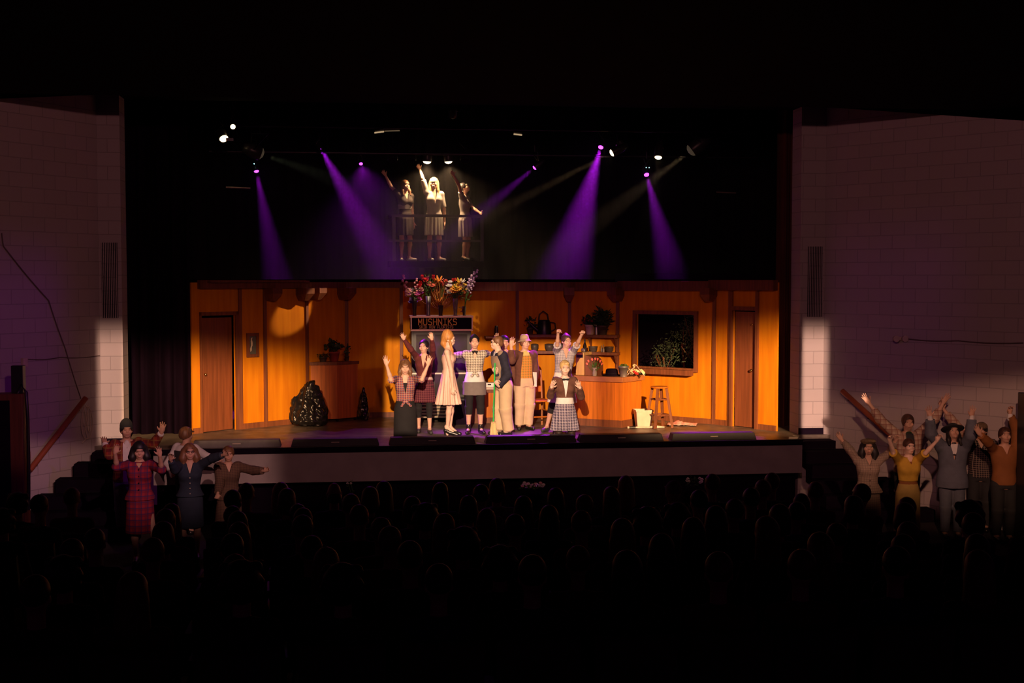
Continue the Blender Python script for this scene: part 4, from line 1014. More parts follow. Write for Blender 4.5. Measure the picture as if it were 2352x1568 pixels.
    def shoes(s, m='shoe', heel=0.0, boot=0.0, sides=None):
        for sd in (sides or list(s.legs)):
            hip, K, A_, T = s.legs[sd]; u = nrm(V(T[0] - A_[0], T[1] - A_[1], 0)); w_ = V(-u[1], u[0], 0)
            b0 = V(A_[0], A_[1], 0) - u * .03; z0 = .006
            if T[2] < A_[2] + .5 and s.legs[sd][1][2] > .2:
                q = [cap(b0 + V(0, 0, .035 + heel), b0 + u * .02 + V(0, 0, .035 + heel), .036, .034, .02), cap(b0 + u * .05 + V(0, 0, .034 + heel * .6), b0 + u * .19 + V(0, 0, .030), .036, .030, .03)]
                if boot: q.append(cap(A_ - V(0, 0, .02), A_ + (K - A_) * boot, .040 * s.k, .042 * s.k, .02))
                cuts = [((0, 0, .002), (0, 0, -1))]
                if heel: q += [cap(b0 - u * .01 + V(0, 0, .0), b0 - u * .01 + V(0, 0, .03 + heel), .007, .016, .01), ell(A_ - V(0, 0, .0) + u * .045 + V(0, 0, .0), (.05, .03, .03), [u, w_, V(0, 0, 1)], .01, 's')]
                s.wear('shoe', q, m, cuts, res=.006)
            else:
                s.wear('shoe', [cap(A_ - u * .01, T, .036, .028, .02)], m, [((0, 0, .002), (0, 0, -1))], res=.007)
    # ---- hair
    def hair(s, m, style='short', name='hair', vol=.012):
        c = s.c; ax = [s.hW, s.hF, s.hU]; P = s.P
        q = [ell(P(0, -.018, .034), (.079 * c + vol, .092 * c + vol, .086 * c + vol), ax, .02)]
        cutc = [ell(P(0, .105, -.03), (.064 * c, .075 * c, .088 * c), ax, .01, 's')]
        low = [(P(0, -.02, -.035), -s.hU + s.hF * .0)]
        if style == 'short': q.append(ell(P(0, -.04, -.005), (.078 * c + vol * .7, .068 * c + vol, .07 * c), ax, .02)); cuts = [(P(0, -.05, -.045), -s.hU + s.hF * .45)]
        elif style == 'shaggy':
            q += [ell(P(sd * .055, .005, -.0), (.03 * c, .06 * c, .06 * c), ax, .02) for sd in (-1, 1)]; cuts = [(P(0, -.03, -.05), -s.hU)]
        elif style == 'bun':
            q += [ell(P(0, -.05, .115), (.034 * c, .032 * c, .026 * c), ax, .02)]; cuts = [(P(0, -.05, -.04), -s.hU + s.hF * .4)]
            cutc = [ell(P(0, .118, -.01), (.074 * c, .085 * c, .102 * c), ax, .01, 's')]
        elif style == 'updo':
            q += [ell(P(0, -.03, .075), (.072 * c, .08 * c, .06 * c), ax, .03), ell(P(.02, .05, .085), (.05 * c, .035 * c, .024 * c), ax, .02)]; cuts = [(P(0, -.05, -.05), -s.hU + s.hF * .35)]
            cutc = [ell(P(0, .115, -.02), (.070 * c, .085 * c, .090 * c), ax, .01, 's')]
        elif style == 'beehive':
            q += [ell(P(0, -.03, .10), (.066 * c, .08 * c, .07 * c), ax, .03), cap(P(0, -.075, .03), P(0, -.095, -.07), .05 * c, .045 * c, .03), cap(P(0, -.09, -.07), P(.0, -.06, -.14), .042 * c, .028 * c, .03), cap(P(-.06, .02, -.05), P(-.07, .055, -.17), .022, .020, .02), cap(P(-.07, .055, -.17), P(-.06, .075, -.24), .018, .010, .02)]; cuts = []
            cutc = [ell(P(0, .115, -.03), (.09 * c, .083 * c, .084 * c), ax, .01, 's')]
        elif style in ('long', 'bangs', 'wavy', 'half'):
            n = {'long': .26, 'bangs': .15, 'wavy': .17, 'half': .2}[style]; rr = {'wavy': .05}.get(style, .034)
            for sd in (-1, 1):
                q += [cap(P(sd * .068, -.02, .01), P(sd * (.082 if style != 'wavy' else .095), .0, -n * .55), rr, rr, .02), cap(P(sd * (.082 if style != 'wavy' else .095), .0, -n * .55), P(sd * .085, .02, -n), rr, rr * .6, .02)]
            q.append(cap(P(0, -.06, 0), P(0, -.075, -n), .06, .05, .03)); cuts = []
            cutc = [ell(P(0, .10, -.045 if style != 'bangs' else -.06), (.056 * c, .085 * c, .092 * c), ax, .01, 's')]
            if style == 'bangs': q.append(ell(P(0, .066, .055), (.06 * c, .035 * c, .028 * c), ax, .02)); cutc = [ell(P(0, .10, -.055), (.054 * c, .085 * c, .080 * c), ax, .01, 's')]
        elif style == 'pony':
            q += [cap(P(0, -.09, .03), P(.06, -.06, -.12), .03, .03, .02), cap(P(.06, -.06, -.12), P(.09, .03, -.2), .028, .014, .02)]; cuts = [(P(0, -.05, -.05), -s.hU + s.hF * .35)]
        o = s.wear(name, q + cutc, m, cuts); return o
    def hat(s, kind, m, band=None):
        c = s.c; ax = [s.hW, s.hF, s.hU]; P = s.P
        if kind == 'beanie': q = [ell(P(0, -.015, .06), (.09 * c, .105 * c, .115 * c), ax, .02), ell(P(0, -.015, .03), (.093 * c, .11 * c, .03 * c), ax, .01)]; cuts = [(P(0, 0, .015), -s.hU)]
        elif kind == 'beret': q = [ell(P(.0, -.01, .085), (.115 * c, .12 * c, .042 * c), ax, .02), ell(P(0, -.01, .055), (.085 * c, .10 * c, .04 * c), ax, .02)]; cuts = [(P(0, 0, .035), -s.hU + s.hF * .1)]
        elif kind == 'cap': q = [ell(P(0, -.01, .06), (.092 * c, .108 * c, .07 * c), ax, .02), ell(P(0, .085, .045), (.07 * c, .06 * c, .012 * c), ax, .01)]; cuts = [(P(0, 0, .025), -s.hU)]
        elif kind == 'brim': q = [ell(P(0, -.01, .06), (.17 * c, .18 * c, .02 * c), ax, .02), ell(P(0, -.01, .09), (.09 * c, .10 * c, .055 * c), ax, .02)]; cuts = []
        else:      # fedora
            q = [loft(P(0, -.012, .05), P(0, -.012, .165), [(0, .088 * c, .10 * c), (.7, .074 * c, .088 * c), (1, .045 * c, .07 * c)], s.hW, s.hF, .02), loft(P(0, -.012, .022), P(0, -.012, .056), [(0, .132 * c, .138 * c), (.6, .118 * c, .13 * c), (1, .09 * c, .10 * c)], s.hW, s.hF, .012), loft(P(0, -.012, .0), P(0, -.012, .048), [(0, .132 * c, .138 * c), (.6, .120 * c, .132 * c), (1, .084 * c, .094 * c)], s.hW, s.hF, .004, 's'), ell(P(0, -.012, .18), (.018, .07, .028), ax, .02, 's')]; cuts = []
        o = s.wear({'beanie': 'beanie', 'beret': 'beret', 'cap': 'cap'}.get(kind, 'hat'), q, m, cuts)
        if band:
            link('hat_band', solid([loft(P(0, -.012, .058), P(0, -.012, .078), [(0, .091 * c, .103 * c), (1, .088 * c, .10 * c)], s.hW, s.hF, .01)], s.res, 'hat_band'), M[band], o)
        return o
    def glasses(s):
        c = s.c; P = s.P; b = MB()
        for sd in (-1, 1):
            b.tube([P(sd * .031 + .019 * math.cos(a), .092, .006 + .013 * math.sin(a)) for a in np.linspace(0, 2 * PI, 13)], .0028, 5, False)
            b.tube([P(sd * .05, .09, .01), P(sd * .075, .0, .012)], .0025, 5)
        b.tube([P(-.012, .095, .010), P(.012, .095, .010)], .0025, 5); b.build('glasses', M['eye'], s.o)
    def bowtie(s, m='black', h=.825, nm='bow_tie'):
        p = s.sp(h) + s.F * (.045 * s.H + .02); s.wear(nm, [ell(p + s.W * .03, (.03, .012, .018), [s.W, s.F, s.U], .008), ell(p - s.W * .03, (.03, .012, .018), [s.W, s.F, s.U], .008), ell(p, (.012, .014, .010), None, .008)], m)
    def tie(s, m='black', h0=.70):
        a = s.sp(.822) + s.F * (.034 * s.H + .012); b_ = s.sp(h0) + s.F * (.066 * s.H + .016); s.wear('tie', [loft(b_, a, [(0, .024, .006), (.85, .014, .007), (.9, .018, .012), (1, .016, .012)], s.W, s.F, .004)], m, res=.005)
    def collar(s, m, h=.832, name='collar', inf=.0):
        q = []; p = s.sp(h)
        q.append(loft(p - V(0, 0, .02), p + V(0, 0, .028), [(0, .062 * s.k + inf, .058 * s.k + inf), (1, .054 * s.k, .054 * s.k)], s.W, s.F, .006)); q.append(cap(p, p + V(0, 0, .1), .046 * s.k, .050 * s.k, .004, 's'))
        for sd in (-1, 1): q.append(loft(p + s.F * (.072 + inf) + s.W * sd * .04 - V(0, 0, .055), p + s.F * .056 + s.W * sd * .025 + V(0, 0, .015), [(0, .006, .008), (1, .028, .010)], s.W, s.F, .006))
        s.wear(name, q, m, res=.006)
def std(s, neck=True): return s

def fpos(px, py, g): p = on_z(px, py, g); return Vector((p.x, p.y, g))
def height(px, py, pos): return on_y(px, py, pos.y).z - pos.z
# ------------------------------------------------------------------ the cast on the stage
M['plaid_red'] = plaid('orange_blue_check', (.42, .10, .06), (.03, .035, .13), (.60, .44, .34), .036, w1=.5, w2=.14)
M['maroon'] = mat('maroon_knit', (.13, .025, .025), .9, .2, 30); M['maroon_pleat'] = plaid('maroon_pinstripe', (.10, .02, .03), (.07, .015, .03), (.25, .08, .09), .035)
M['pink'] = mat('pale_pink_satin', (.85, .55, .45), .45, .1, 6)
M['check_bw'] = plaid('brown_white_check', (.62, .54, .42), (.07, .055, .05), (.85, .78, .66), .040)
M['greyfab'] = mat('grey_apron_cloth', (.20, .17, .16), .85, .15, 10); M['blackfab'] = mat('black_cloth', (.014, .012, .014), .9)
M['navy'] = mat('navy_knit', (.022, .02, .04), .85, .3, 20); M['tan'] = mat('tan_knit', (.34, .24, .17), .85); M['khaki'] = mat('khaki_cotton', (.66, .49, .30), .8, .12, 7, bump=.3)
M['brownjkt'] = mat('brown_wool', (.14, .055, .035), .9, .2, 20); M['argyle'] = plaid('orange_green_argyle', (.70, .22, .03), (.22, .22, .06), (.80, .35, .08), .042); M['yellowshirt'] = mat('yellow_shirt', (.75, .58, .20), .8)
M['felt'] = mat('tan_felt', (.50, .36, .22), .85); M['gingham'] = plaid('blue_grey_gingham', (.55, .48, .48), (.10, .10, .17), (.70, .62, .62), .026)
M['pinkwhite'] = mat('offwhite_skirt', (.84, .72, .66), .8, .08, 6); M['browncard'] = mat('brown_cardigan', (.14, .06, .04), .9, .2, 24); M['plaid_blue'] = plaid('blue_grey_plaid', (.24, .20, .27), (.035, .03, .075), (.55, .46, .50), .042)
M['navyshoe'] = M['navy']; M['tights'] = mat('dark_tights', (.05, .025, .02), .6); M['greensock'] = mat('green_sock', (.02, .22, .06), .7); M['violetlit_hair'] = mat('violet_lit_hair', (.16, .03, .35), .5); M['dkshoe'] = mat('dark_canvas_shoe', (.05, .045, .045), .6)  # unused purple hair tone has the violet backlight painted into it
M['paperw'] = mat('white_paper', (.8, .76, .68), .7)

# kneeling brunette in plaid shirt
p = fpos(931, 1007, SZ); H = 1.62
f = Fig('kneeling brunette in a tied plaid shirt and black skirt with both arms raised', p, H, 0, 'f', 'skin', drop=.235 * H, pitch=-6)
f.base[2] = -(.49 - .255) * H - .0
f.arm(-1, (898, 872), (888, 838), (882, 812), se=-1, sw=-1, curl=.08); f.arm(1, (969, 871), (983, 838), (990, 809), curl=.08)
for sd in (-1, 1): f.leg(sd, kneel=True)
f.head().finish(bust=1); f.face(closed=True); f.hair('h_mid', 'bangs')
f.top('plaid_shirt', 'plaid_red', .60, inf=.016, sl=1.0, bust=1, cuff=.008, deep=.69); f.wear('knot', [ell(f.sp(.61) + f.F * .12, (.05, .03, .03), None, .02), cap(f.sp(.61) + f.F * .12, f.sp(.56) + f.F * .14 - f.W * .06, .018, .02, .02), cap(f.sp(.61) + f.F * .12, f.sp(.56) + f.F * .14 + f.W * .08, .018, .02, .02)], 'plaid_red')
f.wear('camisole', [f.torso(.64, .78, .010)], 'blackfab'); f.skirt('skirt', 'blackfab', (.02 + .235 * H) / H, .61, (.185, .19)); f.shoes('greensock')
# girl in maroon cardigan
p = fpos(975, 994, SZ); H = height(975, 786, p) + .03
f = Fig('girl in a maroon cardigan and pleated skirt standing behind the kneeling brunette', p, H, -12, 'f', 'skin', lean=(.0, .04), headphi=-22)
f.arm(-1, (944, 803), (928, 779), (920, 761), lift=.03, curl=.2); f.arm(1, (994, 802), (992, 779), (988, 757), lift=.03, curl=.35)
f.leg(-1, tuple(np.array(fl(962, 992)) - np.array((p.x, p.y))), toe=-5); f.leg(1, tuple(np.array(fl(987, 995)) - np.array((p.x, p.y))), toe=5)
f.head().finish(bust=1); f.face(); f.hair('h_black', 'bun'); f.trousers('leggings', 'blackfab', .58, 1.45, .004)
f.top('cardigan', 'maroon', .585, inf=.012, sl=2, bust=1, cuff=.003, deep=.72); f.skirt('pleated_skirt', 'maroon_pleat', .335, .60, (.175, .15), pleat=(26, .05)); f.shoes('dkshoe')
f.wear('waistband', [f.torso(.575, .605, .020)], 'cream')
# woman in the pale pink dress, in profile
p = fpos(1030, 1001, SZ); H = (height(1030, 757, p)) * .945
f = Fig('woman in profile with golden-red beehive hair, pale pink dress and black high heels', p + Vector((0, 0, 0)), H, 78, 'f', 'skin_pale', hip=0, headphi=84)
f.base[2] = .055
f.arm(-1, (1036, 850), (1040, 892), (1040, 912), se=-1, sw=-1, curl=.45, thumb=f.F, palm=f.W); f.arm(1, None, None)
f.leg(-1, (-.02, -.05), heel=.062); f.leg(1, (.03, .05), heel=.062)
f.head().finish(bust=1); f.face(); f.hair('h_red', 'beehive')
q = [f.torso(.60, .775, .006)] + [ell(f.sp(.735) + f.W * sd * .042 * H + f.F * .034 * H, (.039 * H,) * 3, None, .03) for sd in (-1, 1)] + [cap(f.sp(.76) + f.W * sd * .05 * H + f.F * .05, f.sp(.825) + f.W * sd * .045 * H, .016, .012, .01) for sd in (-1, 1)]
f.wear('bodice', q, 'pink'); f.skirt('dress_skirt', 'pink', .285, .625, (.21, .20), pleat=(15, .09), inf=.01); f.shoes('shoe', heel=.06)
# woman in checked shirt and aprons
p = fpos(1090, 995, SZ); H = height(1090, 766, p) * .985
f = Fig('woman in a tied checked shirt, white and grey aprons and black leggings, arms held wide', p, H, 0, 'f', 'skin', pitch=0)
f.arm(-1, (1054, 815), (1033, 812), (1018, 812), se=1, sw=1, curl=.1); f.arm(1, (1117, 812), (1139, 812), (1152, 812), se=1, sw=1, curl=.1)
f.leg(-1, wide=.062, toe=-14); f.leg(1, wide=.062, toe=14)
f.head().finish(bust=1); f.face(); f.hair('h_black', 'bun', vol=.006); f.trousers('leggings', 'blackfab', .58, 1.32, .010)
f.top('checked_shirt', 'check_bw', .63, inf=.018, sl=1.0, bust=1, cuff=.012, deep=.77); f.wear('knot', [ell(f.sp(.635) + f.F * .11, (.035, .025, .025), None, .02)] + [cap(f.sp(.635) + f.F * .115, f.sp(.595) + f.F * .125 + f.W * k, .014, .026, .015) for k in (-.05, .045)], 'check_bw'); f.collar('blackfab')
f.skirt('white_apron', 'white', .505, .635, (.178, .14), inf=.016); f.skirt('grey_apron', 'greyfab', .395, .53, (.192, .15), inf=.032, label='grey lower apron'); f.shoes('shoe', boot=.14)
# hidden performer behind the man with the broom
p = fpos(1158, 987, SZ)
f = Fig('performer mostly hidden behind the man with the broom, one pink-lit hand showing above his head', p, 1.56, 10, 'f', 'skin2')
f.arm(-1, (1149, 806), (1143, 782), (1139, 762), lift=.03, curl=.15); f.arm(1, None, None)
f.leg(-1); f.leg(1); f.head().finish(); f.hair('h_black', 'short'); f.top('sweater', 'brownjkt', .55, sl=1.95); f.trousers('trousers', 'brownjkt', .6, 2); f.shoes()
# man with the broom, facing left
p = fpos(1157, 999, SZ); H = height(1150, 768, p) * .985
f = Fig('bespectacled man in navy cardigan and baggy khaki trousers holding a green broom', p, H, -74, 'm', 'skin_pale', lean=(-.075, 0), headphi=-86, pitch=4)
f.arm(1, (1169, 868), (1146, 886), (1135, 872), se=-1, sw=-1, curl=.85, palm=V(.3, .9, .2), thumb=V(-.2, 0, 1))
f.arm(-1, (1152, 868), (1140, 856), (1131, 843), se=1, sw=-1, curl=.85, palm=V(.3, .9, .1), thumb=V(0, 0, 1))
f.leg(1, (.075, -.05), toe=-62); f.leg(-1, (-.065, .06), toe=-78)
f.head().finish(); f.face(); f.hair('h_mid', 'short', vol=.007); f.glasses(); f.trousers('khaki_trousers', 'khaki', .60, 1.98, .016, .030, .012)
f.wear('white_shirt', [f.torso(.74, .84, .010)], 'white'); f.top('navy_cardigan', 'navy', .505, inf=.026, sl=2, cuff=.004, neck='v', deep=.70)
f.wear('tan_panel', [f.torso(.56, .81, .031)], 'tan', [(f.sp(.7) + f.F * .055, -f.F)]); f.wear('shoulder_patch', [cap(f.shoulder(1) + V(0, 0, .028) + f.F * .03, f.sp(.83) + f.W * .06, .058, .042, .03)], 'tan', label='tan shoulder patch')
f.collar('white'); f.tie('navy', .74); f.shoes()
# his broom
bp = fpos(1133, 1003, SZ); bt = on_y(1134, 836, bp.y + .0); g = empty('broom', bp); tag(g, 'straw broom with bright green handle held upright by the bespectacled man', 'broom')
M['greenhandle'] = mat('green_enamel', (.03, .55, .10), .35, .05); zz = on_y(1130, 969, bp.y).z - SZ
MB().tube([(.0, 0, zz - .04), (bt.x - bp.x + .02, 0, bt.z - SZ + .02)], .0115, 10).build('handle', M['greenhandle'], g)
b = MB(); b._add([(-.035, -.02, zz), (.035, -.02, zz), (.035, .02, zz), (-.035, .02, zz), (-.05, -.03, .12), (.05, -.03, .12), (.05, .03, .12), (-.05, .03, .12), (-.055, -.035, 0), (.09, -.035, 0), (.09, .035, 0), (-.055, .035, 0)], [(0, 1, 2, 3), (0, 4, 5, 1), (1, 5, 6, 2), (2, 6, 7, 3), (3, 7, 4, 0), (4, 8, 9, 5), (5, 9, 10, 6), (6, 10, 11, 7), (7, 11, 8, 4), (8, 11, 10, 9)])
M['straw'] = mat('straw', (.80, .58, .25), .8, .35, 6, stretch=(14, 14, .5), bump=.5); b.build('bristles', M['straw'], g, bevel=.008)
MB().lathe([(.02, -.03), (.036, 0), (.04, .01)], (0, 0, zz), 12).build('ferrule', M['straw'], g)
# man in the hat
p = fpos(1205, 986, SZ); H = height(1203, 772, p) * .995
f = Fig('man in a tan fedora, brown jacket and orange argyle vest with one hand raised', p, H, 12, 'm', 'skin', headphi=16, pitch=8)
f.arm(-1, (1176, 828), (1174, 795), (1178, 768), se=-1, sw=1, curl=.1, lift=0); f.arm(1, (1230, 850), (1226, 884), (1222, 898), se=1, sw=-1, curl=.5, thumb=f.F, palm=-f.W)
f.leg(-1, (-.09, .0), toe=-8); f.leg(1, (.06, .0), toe=25)
f.head().finish(); f.face(); f.hair('h_mid', 'shaggy'); f.hat('fedora', 'felt', 'tan'); f.trousers('khaki_trousers', 'khaki', .60, 1.97, .014, .022, .006)
f.wear('argyle_vest', [f.torso(.555, .80, .022)], 'argyle'); f.wear('yellow_shirt', [f.torso(.76, .84, .012)], 'yellowshirt'); f.collar('yellowshirt', inf=.006); f.tie('navy', .76)
q = [f.torso(.475, .838, .034, .03, lambda h: .02 * max(0, (.6 - h) / .12))] + f.sleeve(-1, .022, 1.75) + f.sleeve(1, .022, 1.97)
q.append(loft(f.sp(.44) + f.F * .16, f.sp(.84) + f.F * .11, [(0, .125, .12), (.45, .105, .12), (.85, .075, .10), (1, .05, .09)], f.W, f.F, .006, 's')); q.append(cap(f.sp(.845), f.sp(.90), .06, .066, .006, 's')); f.wear('brown_jacket', q, 'brownjkt'); f.shoes()
pp = f.root + Vector(f.arms[1][2]); g = empty('sheet_of_paper', (pp.x - .03, pp.y - .05, pp.z + .0)); tag(g, 'white sheaf of paper held at his side by the man in the fedora', 'paper')
MB().box((0, 0, .1), (.012, .16, .24), R(55)).build('pages', M['paperw'], g)
# woman with purple-lit hair, arms up
p = fpos(1288, 990, SZ); H = height(1297, 776, p) * 1.04
f = Fig('woman in a blue-grey gingham shirt and off-white skirt, fists raised high', p, H, 6, 'f', 'skin2', lean=(.05, 0), headphi=14, pitch=-8, hip=.02)
f.arm(-1, (1280, 792), (1282, 764), (1285, 750), lift=.04, curl=.8); f.arm(1, (1325, 792), (1336, 768), (1343, 752), lift=.03, curl=.7)
f.leg(-1, tuple(np.array(fl(1256, 990)) - np.array((p.x, p.y))), toe=-35); f.leg(1, (.16, .05), toe=20)
f.head().finish(bust=1); f.face(); f.hair('h_brown', 'bun', vol=.008); 
f.trousers('leggings', 'blackfab', .56, 1.35, .008); f.top('gingham_shirt', 'gingham', .60, inf=.020, sl=.95, bust=1, cuff=.014, deep=.76, boxy=.3); f.wear('knot', [ell(f.sp(.61) + f.F * .12 + f.W * .03, (.03, .03, .04), None, .02), cap(f.sp(.60) + f.F * .13 + f.W * .03, f.sp(.51) + f.F * .14 + f.W * .09, .018, .03, .02), cap(f.sp(.60) + f.F * .13 + f.W * .03, f.sp(.54) + f.F * .14 - f.W * .02, .018, .028, .02)], 'gingham')
f.skirt('offwhite_skirt', 'pinkwhite', .30, .615, (.25, .16), inf=.02); f.shoes('dkshoe')
# kneeling blonde
p = fpos(1297, 1007, SZ); H = 1.60
f = Fig('kneeling blonde in a brown cardigan, bow tie and blue plaid skirt, hands by her shoulders', p, H, 0, 'f', 'skin_pale', drop=0)
f.base[2] = -(.49 - .25) * H
f.arm(-1, (1264, 909), (1267, 889), (1272, 874), se=-1, sw=-1, st=1, curl=.3); f.arm(1, (1335, 911), (1332, 890), (1326, 876), se=-1, sw=-1, st=1, curl=.3)
for sd in (-1, 1): f.leg(sd, kneel=True)
f.head().finish(bust=1); f.face(); f.hair('h_blond', 'updo', vol=.006); f.trousers('tights', 'tights', .5, 1.9, .005)
f.wear('white_blouse', [f.torso(.60, .838, .012)] + [cap(f.sp(.842), f.sp(.9), .052, .056, .006, 's')], 'white'); f.top('brown_cardigan', 'browncard', .645, inf=.018, sl=1.98, bust=1, cuff=.002, deep=.66); f.bowtie('blackfab')
f.wear('white_sash', [f.torso(.585, .64, .022)], 'white'); f.skirt('plaid_skirt', 'plaid_blue', (.14 + .24 * H) / H, .605, (.22, .20), pleat=(20, .08)); f.shoes('blackfab')
# ------------------------------------------------------------------ display cooler with the shop sign, flowers on top
yc = on_z(1010, 968, SZ).y; xL, xR = on_y(946, 850, yc).x, on_y(1083, 850, yc).x; Wc = xR - xL
zs = on_y(1010, 757, yc).z - SZ; zt = on_y(1010, 729, yc).z - SZ
g = empty('display_cooler', ((xL + xR) / 2, yc, SZ)); tag(g, 'tall dark glass-fronted flower cooler topped by the shop sign', 'cooler')
h = Wc / 2; M['coolerpaint'] = mat('cooler_green_black', (.035, .035, .03), .4); M['chrome'] = mat('worn_chrome', (.45, .36, .30), .35, .2, 8, .9)
MB().bb(-h, h, .04, .62, .06, zs).build('cabinet', M['coolerpaint'], g)
M['dglass'] = mat('dark_glass', (.05, .045, .04), .12, .3, 3, spec=.8)
for k in range(3):
    x0 = -h + .04 + k * (Wc - .08) / 3; x1 = x0 + (Wc - .08) / 3
    d_ = MB().bb(x0, x1, .0, .04, .42, zs - .03).build('door', M['coolerpaint'], g); MB().bb(x0 + .035, x1 - .035, -.006, .0, .47, zs - .08).build('glass', M['dglass'], d_); MB().bb(x1 - .028, x1 - .012, -.03, -.006, .9, 1.15).build('handle', M['chrome'], d_)
MB().bb(-h, h, -.012, .04, .36, .41).bb(-h, h, -.012, .0, .835, .86).build('chrome_strip', M['chrome'], g)
M['louvre'] = mat('louvre_metal', (.62, .50, .36), .5, .2, 8, .2)
for k in range(5): MB().box((0, .0, .09 + k * .055), (Wc * .86, .02, .028), 0, Matrix.Rotation(R(25), 3, 'X')).build('louvre', M['louvre'], g)
sg = MB().bb(-h - .01, h + .01, -.03, .55, zs, zt).build('sign_box', M['black'], g)
MB().bb(-h - .03, h + .03, -.05, .57, zt, zt + .03).bb(-h - .02, h + .02, -.04, -.028, zs - .02, zs + .01).bb(-h - .02, -h, -.04, -.028, zs, zt).bb(h, h + .02, -.04, -.028, zs, zt).build('sign_frame', M['chrome'], g)
M['signgold'] = mat('gold_lettering', (.95, .60, .08), .5); M['signgold2'] = mat('dull_gold_lettering', (.60, .46, .14), .5)
STROKES = {'M': [(0, 0, 0, 1), (0, 1, .5, .35), (.5, .35, 1, 1), (1, 1, 1, 0)], 'U': [(0, 1, 0, .2), (0, .2, .25, 0), (.25, 0, .75, 0), (.75, 0, 1, .2), (1, .2, 1, 1)],
 'S': [(1, .85, .75, 1), (.75, 1, .2, 1), (.2, 1, 0, .8), (0, .8, .15, .55), (.15, .55, .85, .45), (.85, .45, 1, .2), (1, .2, .8, 0), (.8, 0, 0, .05)], 'H': [(0, 0, 0, 1), (1, 0, 1, 1), (0, .5, 1, .5)],
 'N': [(0, 0, 0, 1), (0, 1, 1, 0), (1, 0, 1, 1)], 'I': [(.5, 0, .5, 1), (.1, 1, .9, 1), (.1, 0, .9, 0)], 'K': [(0, 0, 0, 1), (0, .45, 1, 1), (.3, .6, 1, 0)], 'D': [(0, 0, 0, 1), (0, 1, .6, 1), (.6, 1, 1, .6), (1, .6, 1, .4), (1, .4, .6, 0), (.6, 0, 0, 0)],
 'R': [(0, 0, 0, 1), (0, 1, .8, 1), (.8, 1, 1, .75), (1, .75, .8, .5), (.8, .5, 0, .5), (.4, .5, 1, 0)], 'O': [(0, .2, 0, .8), (0, .8, .2, 1), (.2, 1, .8, 1), (.8, 1, 1, .8), (1, .8, 1, .2), (1, .2, .8, 0), (.8, 0, .2, 0), (.2, 0, 0, .2)],
 'W': [(0, 1, .25, 0), (.25, 0, .5, .6), (.5, .6, .75, 0), (.75, 0, 1, 1)], 'F': [(0, 0, 0, 1), (0, 1, 1, 1), (0, .5, .7, .5)], 'L': [(0, 0, 0, 1), (0, 0, 1, 0)], 'T': [(.5, 0, .5, 1), (0, 1, 1, 1)]}
def lettering(name, text, x0, x1, z0, z1, th, m, y=-.034):
    n = len(text); pitch = (x1 - x0) / n; wch = pitch * .68; b = MB()
    for i, ch in enumerate(text):
        for (a, b0, c, d_) in STROKES.get(ch, []):
            p = Vector((x0 + i * pitch + a * wch, y, z0 + b0 * (z1 - z0))); q = Vector((x0 + i * pitch + c * wch, y, z0 + d_ * (z1 - z0)))
            v = q - p; an = math.atan2(v.z, v.x); b.box((p + q) / 2 + Vector((0, -.0006 * (len(b.v) // 8 % 9), 0)), (v.length + th * .8, .008, th), M=Matrix.Rotation(-an, 3, 'Y'))
    return b.build(name, m, sg)
def sx(px): return on_y(px, 745, yc).x - (xL + xR) / 2
def sz_(py): return on_y(1010, py, yc).z - SZ
lettering('sign_lettering', 'MUSHNIKS', sx(961), sx(1052), sz_(745.5), sz_(732), .014, M['signgold'])
lettering('small_lettering', 'SKID ROW FLORISTS', sx(963), sx(1042), sz_(753.5), sz_(747.5), .008, M['signgold2'])
# bouquets
yf = yc + .22
def at_f(px): return Vector((on_y(px, 727, yf).x, yf, SZ + zt + .03))
def bouquet(px, vh, vr, label, blooms, mat_v='glass', greens=30, gs=None, gr=(.1, .08, .1)):
    base = at_f(px); g = empty('flower_vase', base); tag(g, label, 'flower vase', 'flower vases on top of the cooler')
    MB().lathe([(vr * .75, 0), (vr * .6, .02), (vr * .7, vh * .3), (vr, vh), (vr * .85, vh), (vr * .5, vh * .5), (.001, .05)], n=16).build('vase', M[mat_v], g)
    blooms = [(x_, y_, r_ * 1.4, k_, m_) for x_, y_, r_, k_, m_ in blooms]; rn = random.Random(px); b = MB()
    for (bx, by, r, kind, m_) in blooms:
        P = on_y(bx, by, yf + rn.uniform(-.08, .06)); L_ = P - base; b.tube([(0, 0, vh * .5), (L_.x * .35, L_.y * .35, vh + (L_.z - vh) * .45), L_], .0045, 5)
    leaf_cloud(b, (0, 0, vh + gr[2] * .9), gr, greens, .09, px, .3); b.build('stems', M['green'], g)
    for (bx, by, r, kind, m_) in blooms:
        P = on_y(bx, by, yf + rn.uniform(-.06, .04)); q = MB(); L_ = P - base; up = Vector((L_.x * .5, -.5, .8)) if kind != 'spike' else Vector((L_.x, 0, L_.z)); bloom(q, L_, r, kind, rn, up); q.build('flower', M[m_], g)
bouquet(952, .30, .05, 'dark vase with pink spikes and magenta and purple flowers, leftmost on the cooler', [(933, 660, .07, 'spike', 'f_pink'), (940, 668, .06, 'daisy', 'f_pink'), (948, 672, .055, 'rose', 'f_pink'), (955, 664, .06, 'spike', 'f_pink'), (967, 666, .045, 'rose', 'f_pink'), (938, 675, .05, 'daisy', 'f_pink'), (958, 674, .055, 'daisy', 'f_magenta'), (966, 672, .05, 'rose', 'f_magenta'), (962, 688, .05, 'rose', 'f_magenta'), (948, 686, .05, 'daisy', 'f_purple'), (945, 694, .05, 'rose', 'f_purple'), (953, 693, .05, 'rose', 'f_purple'), (933, 679, .025, 'rose', 'f_pink')], 'stone')
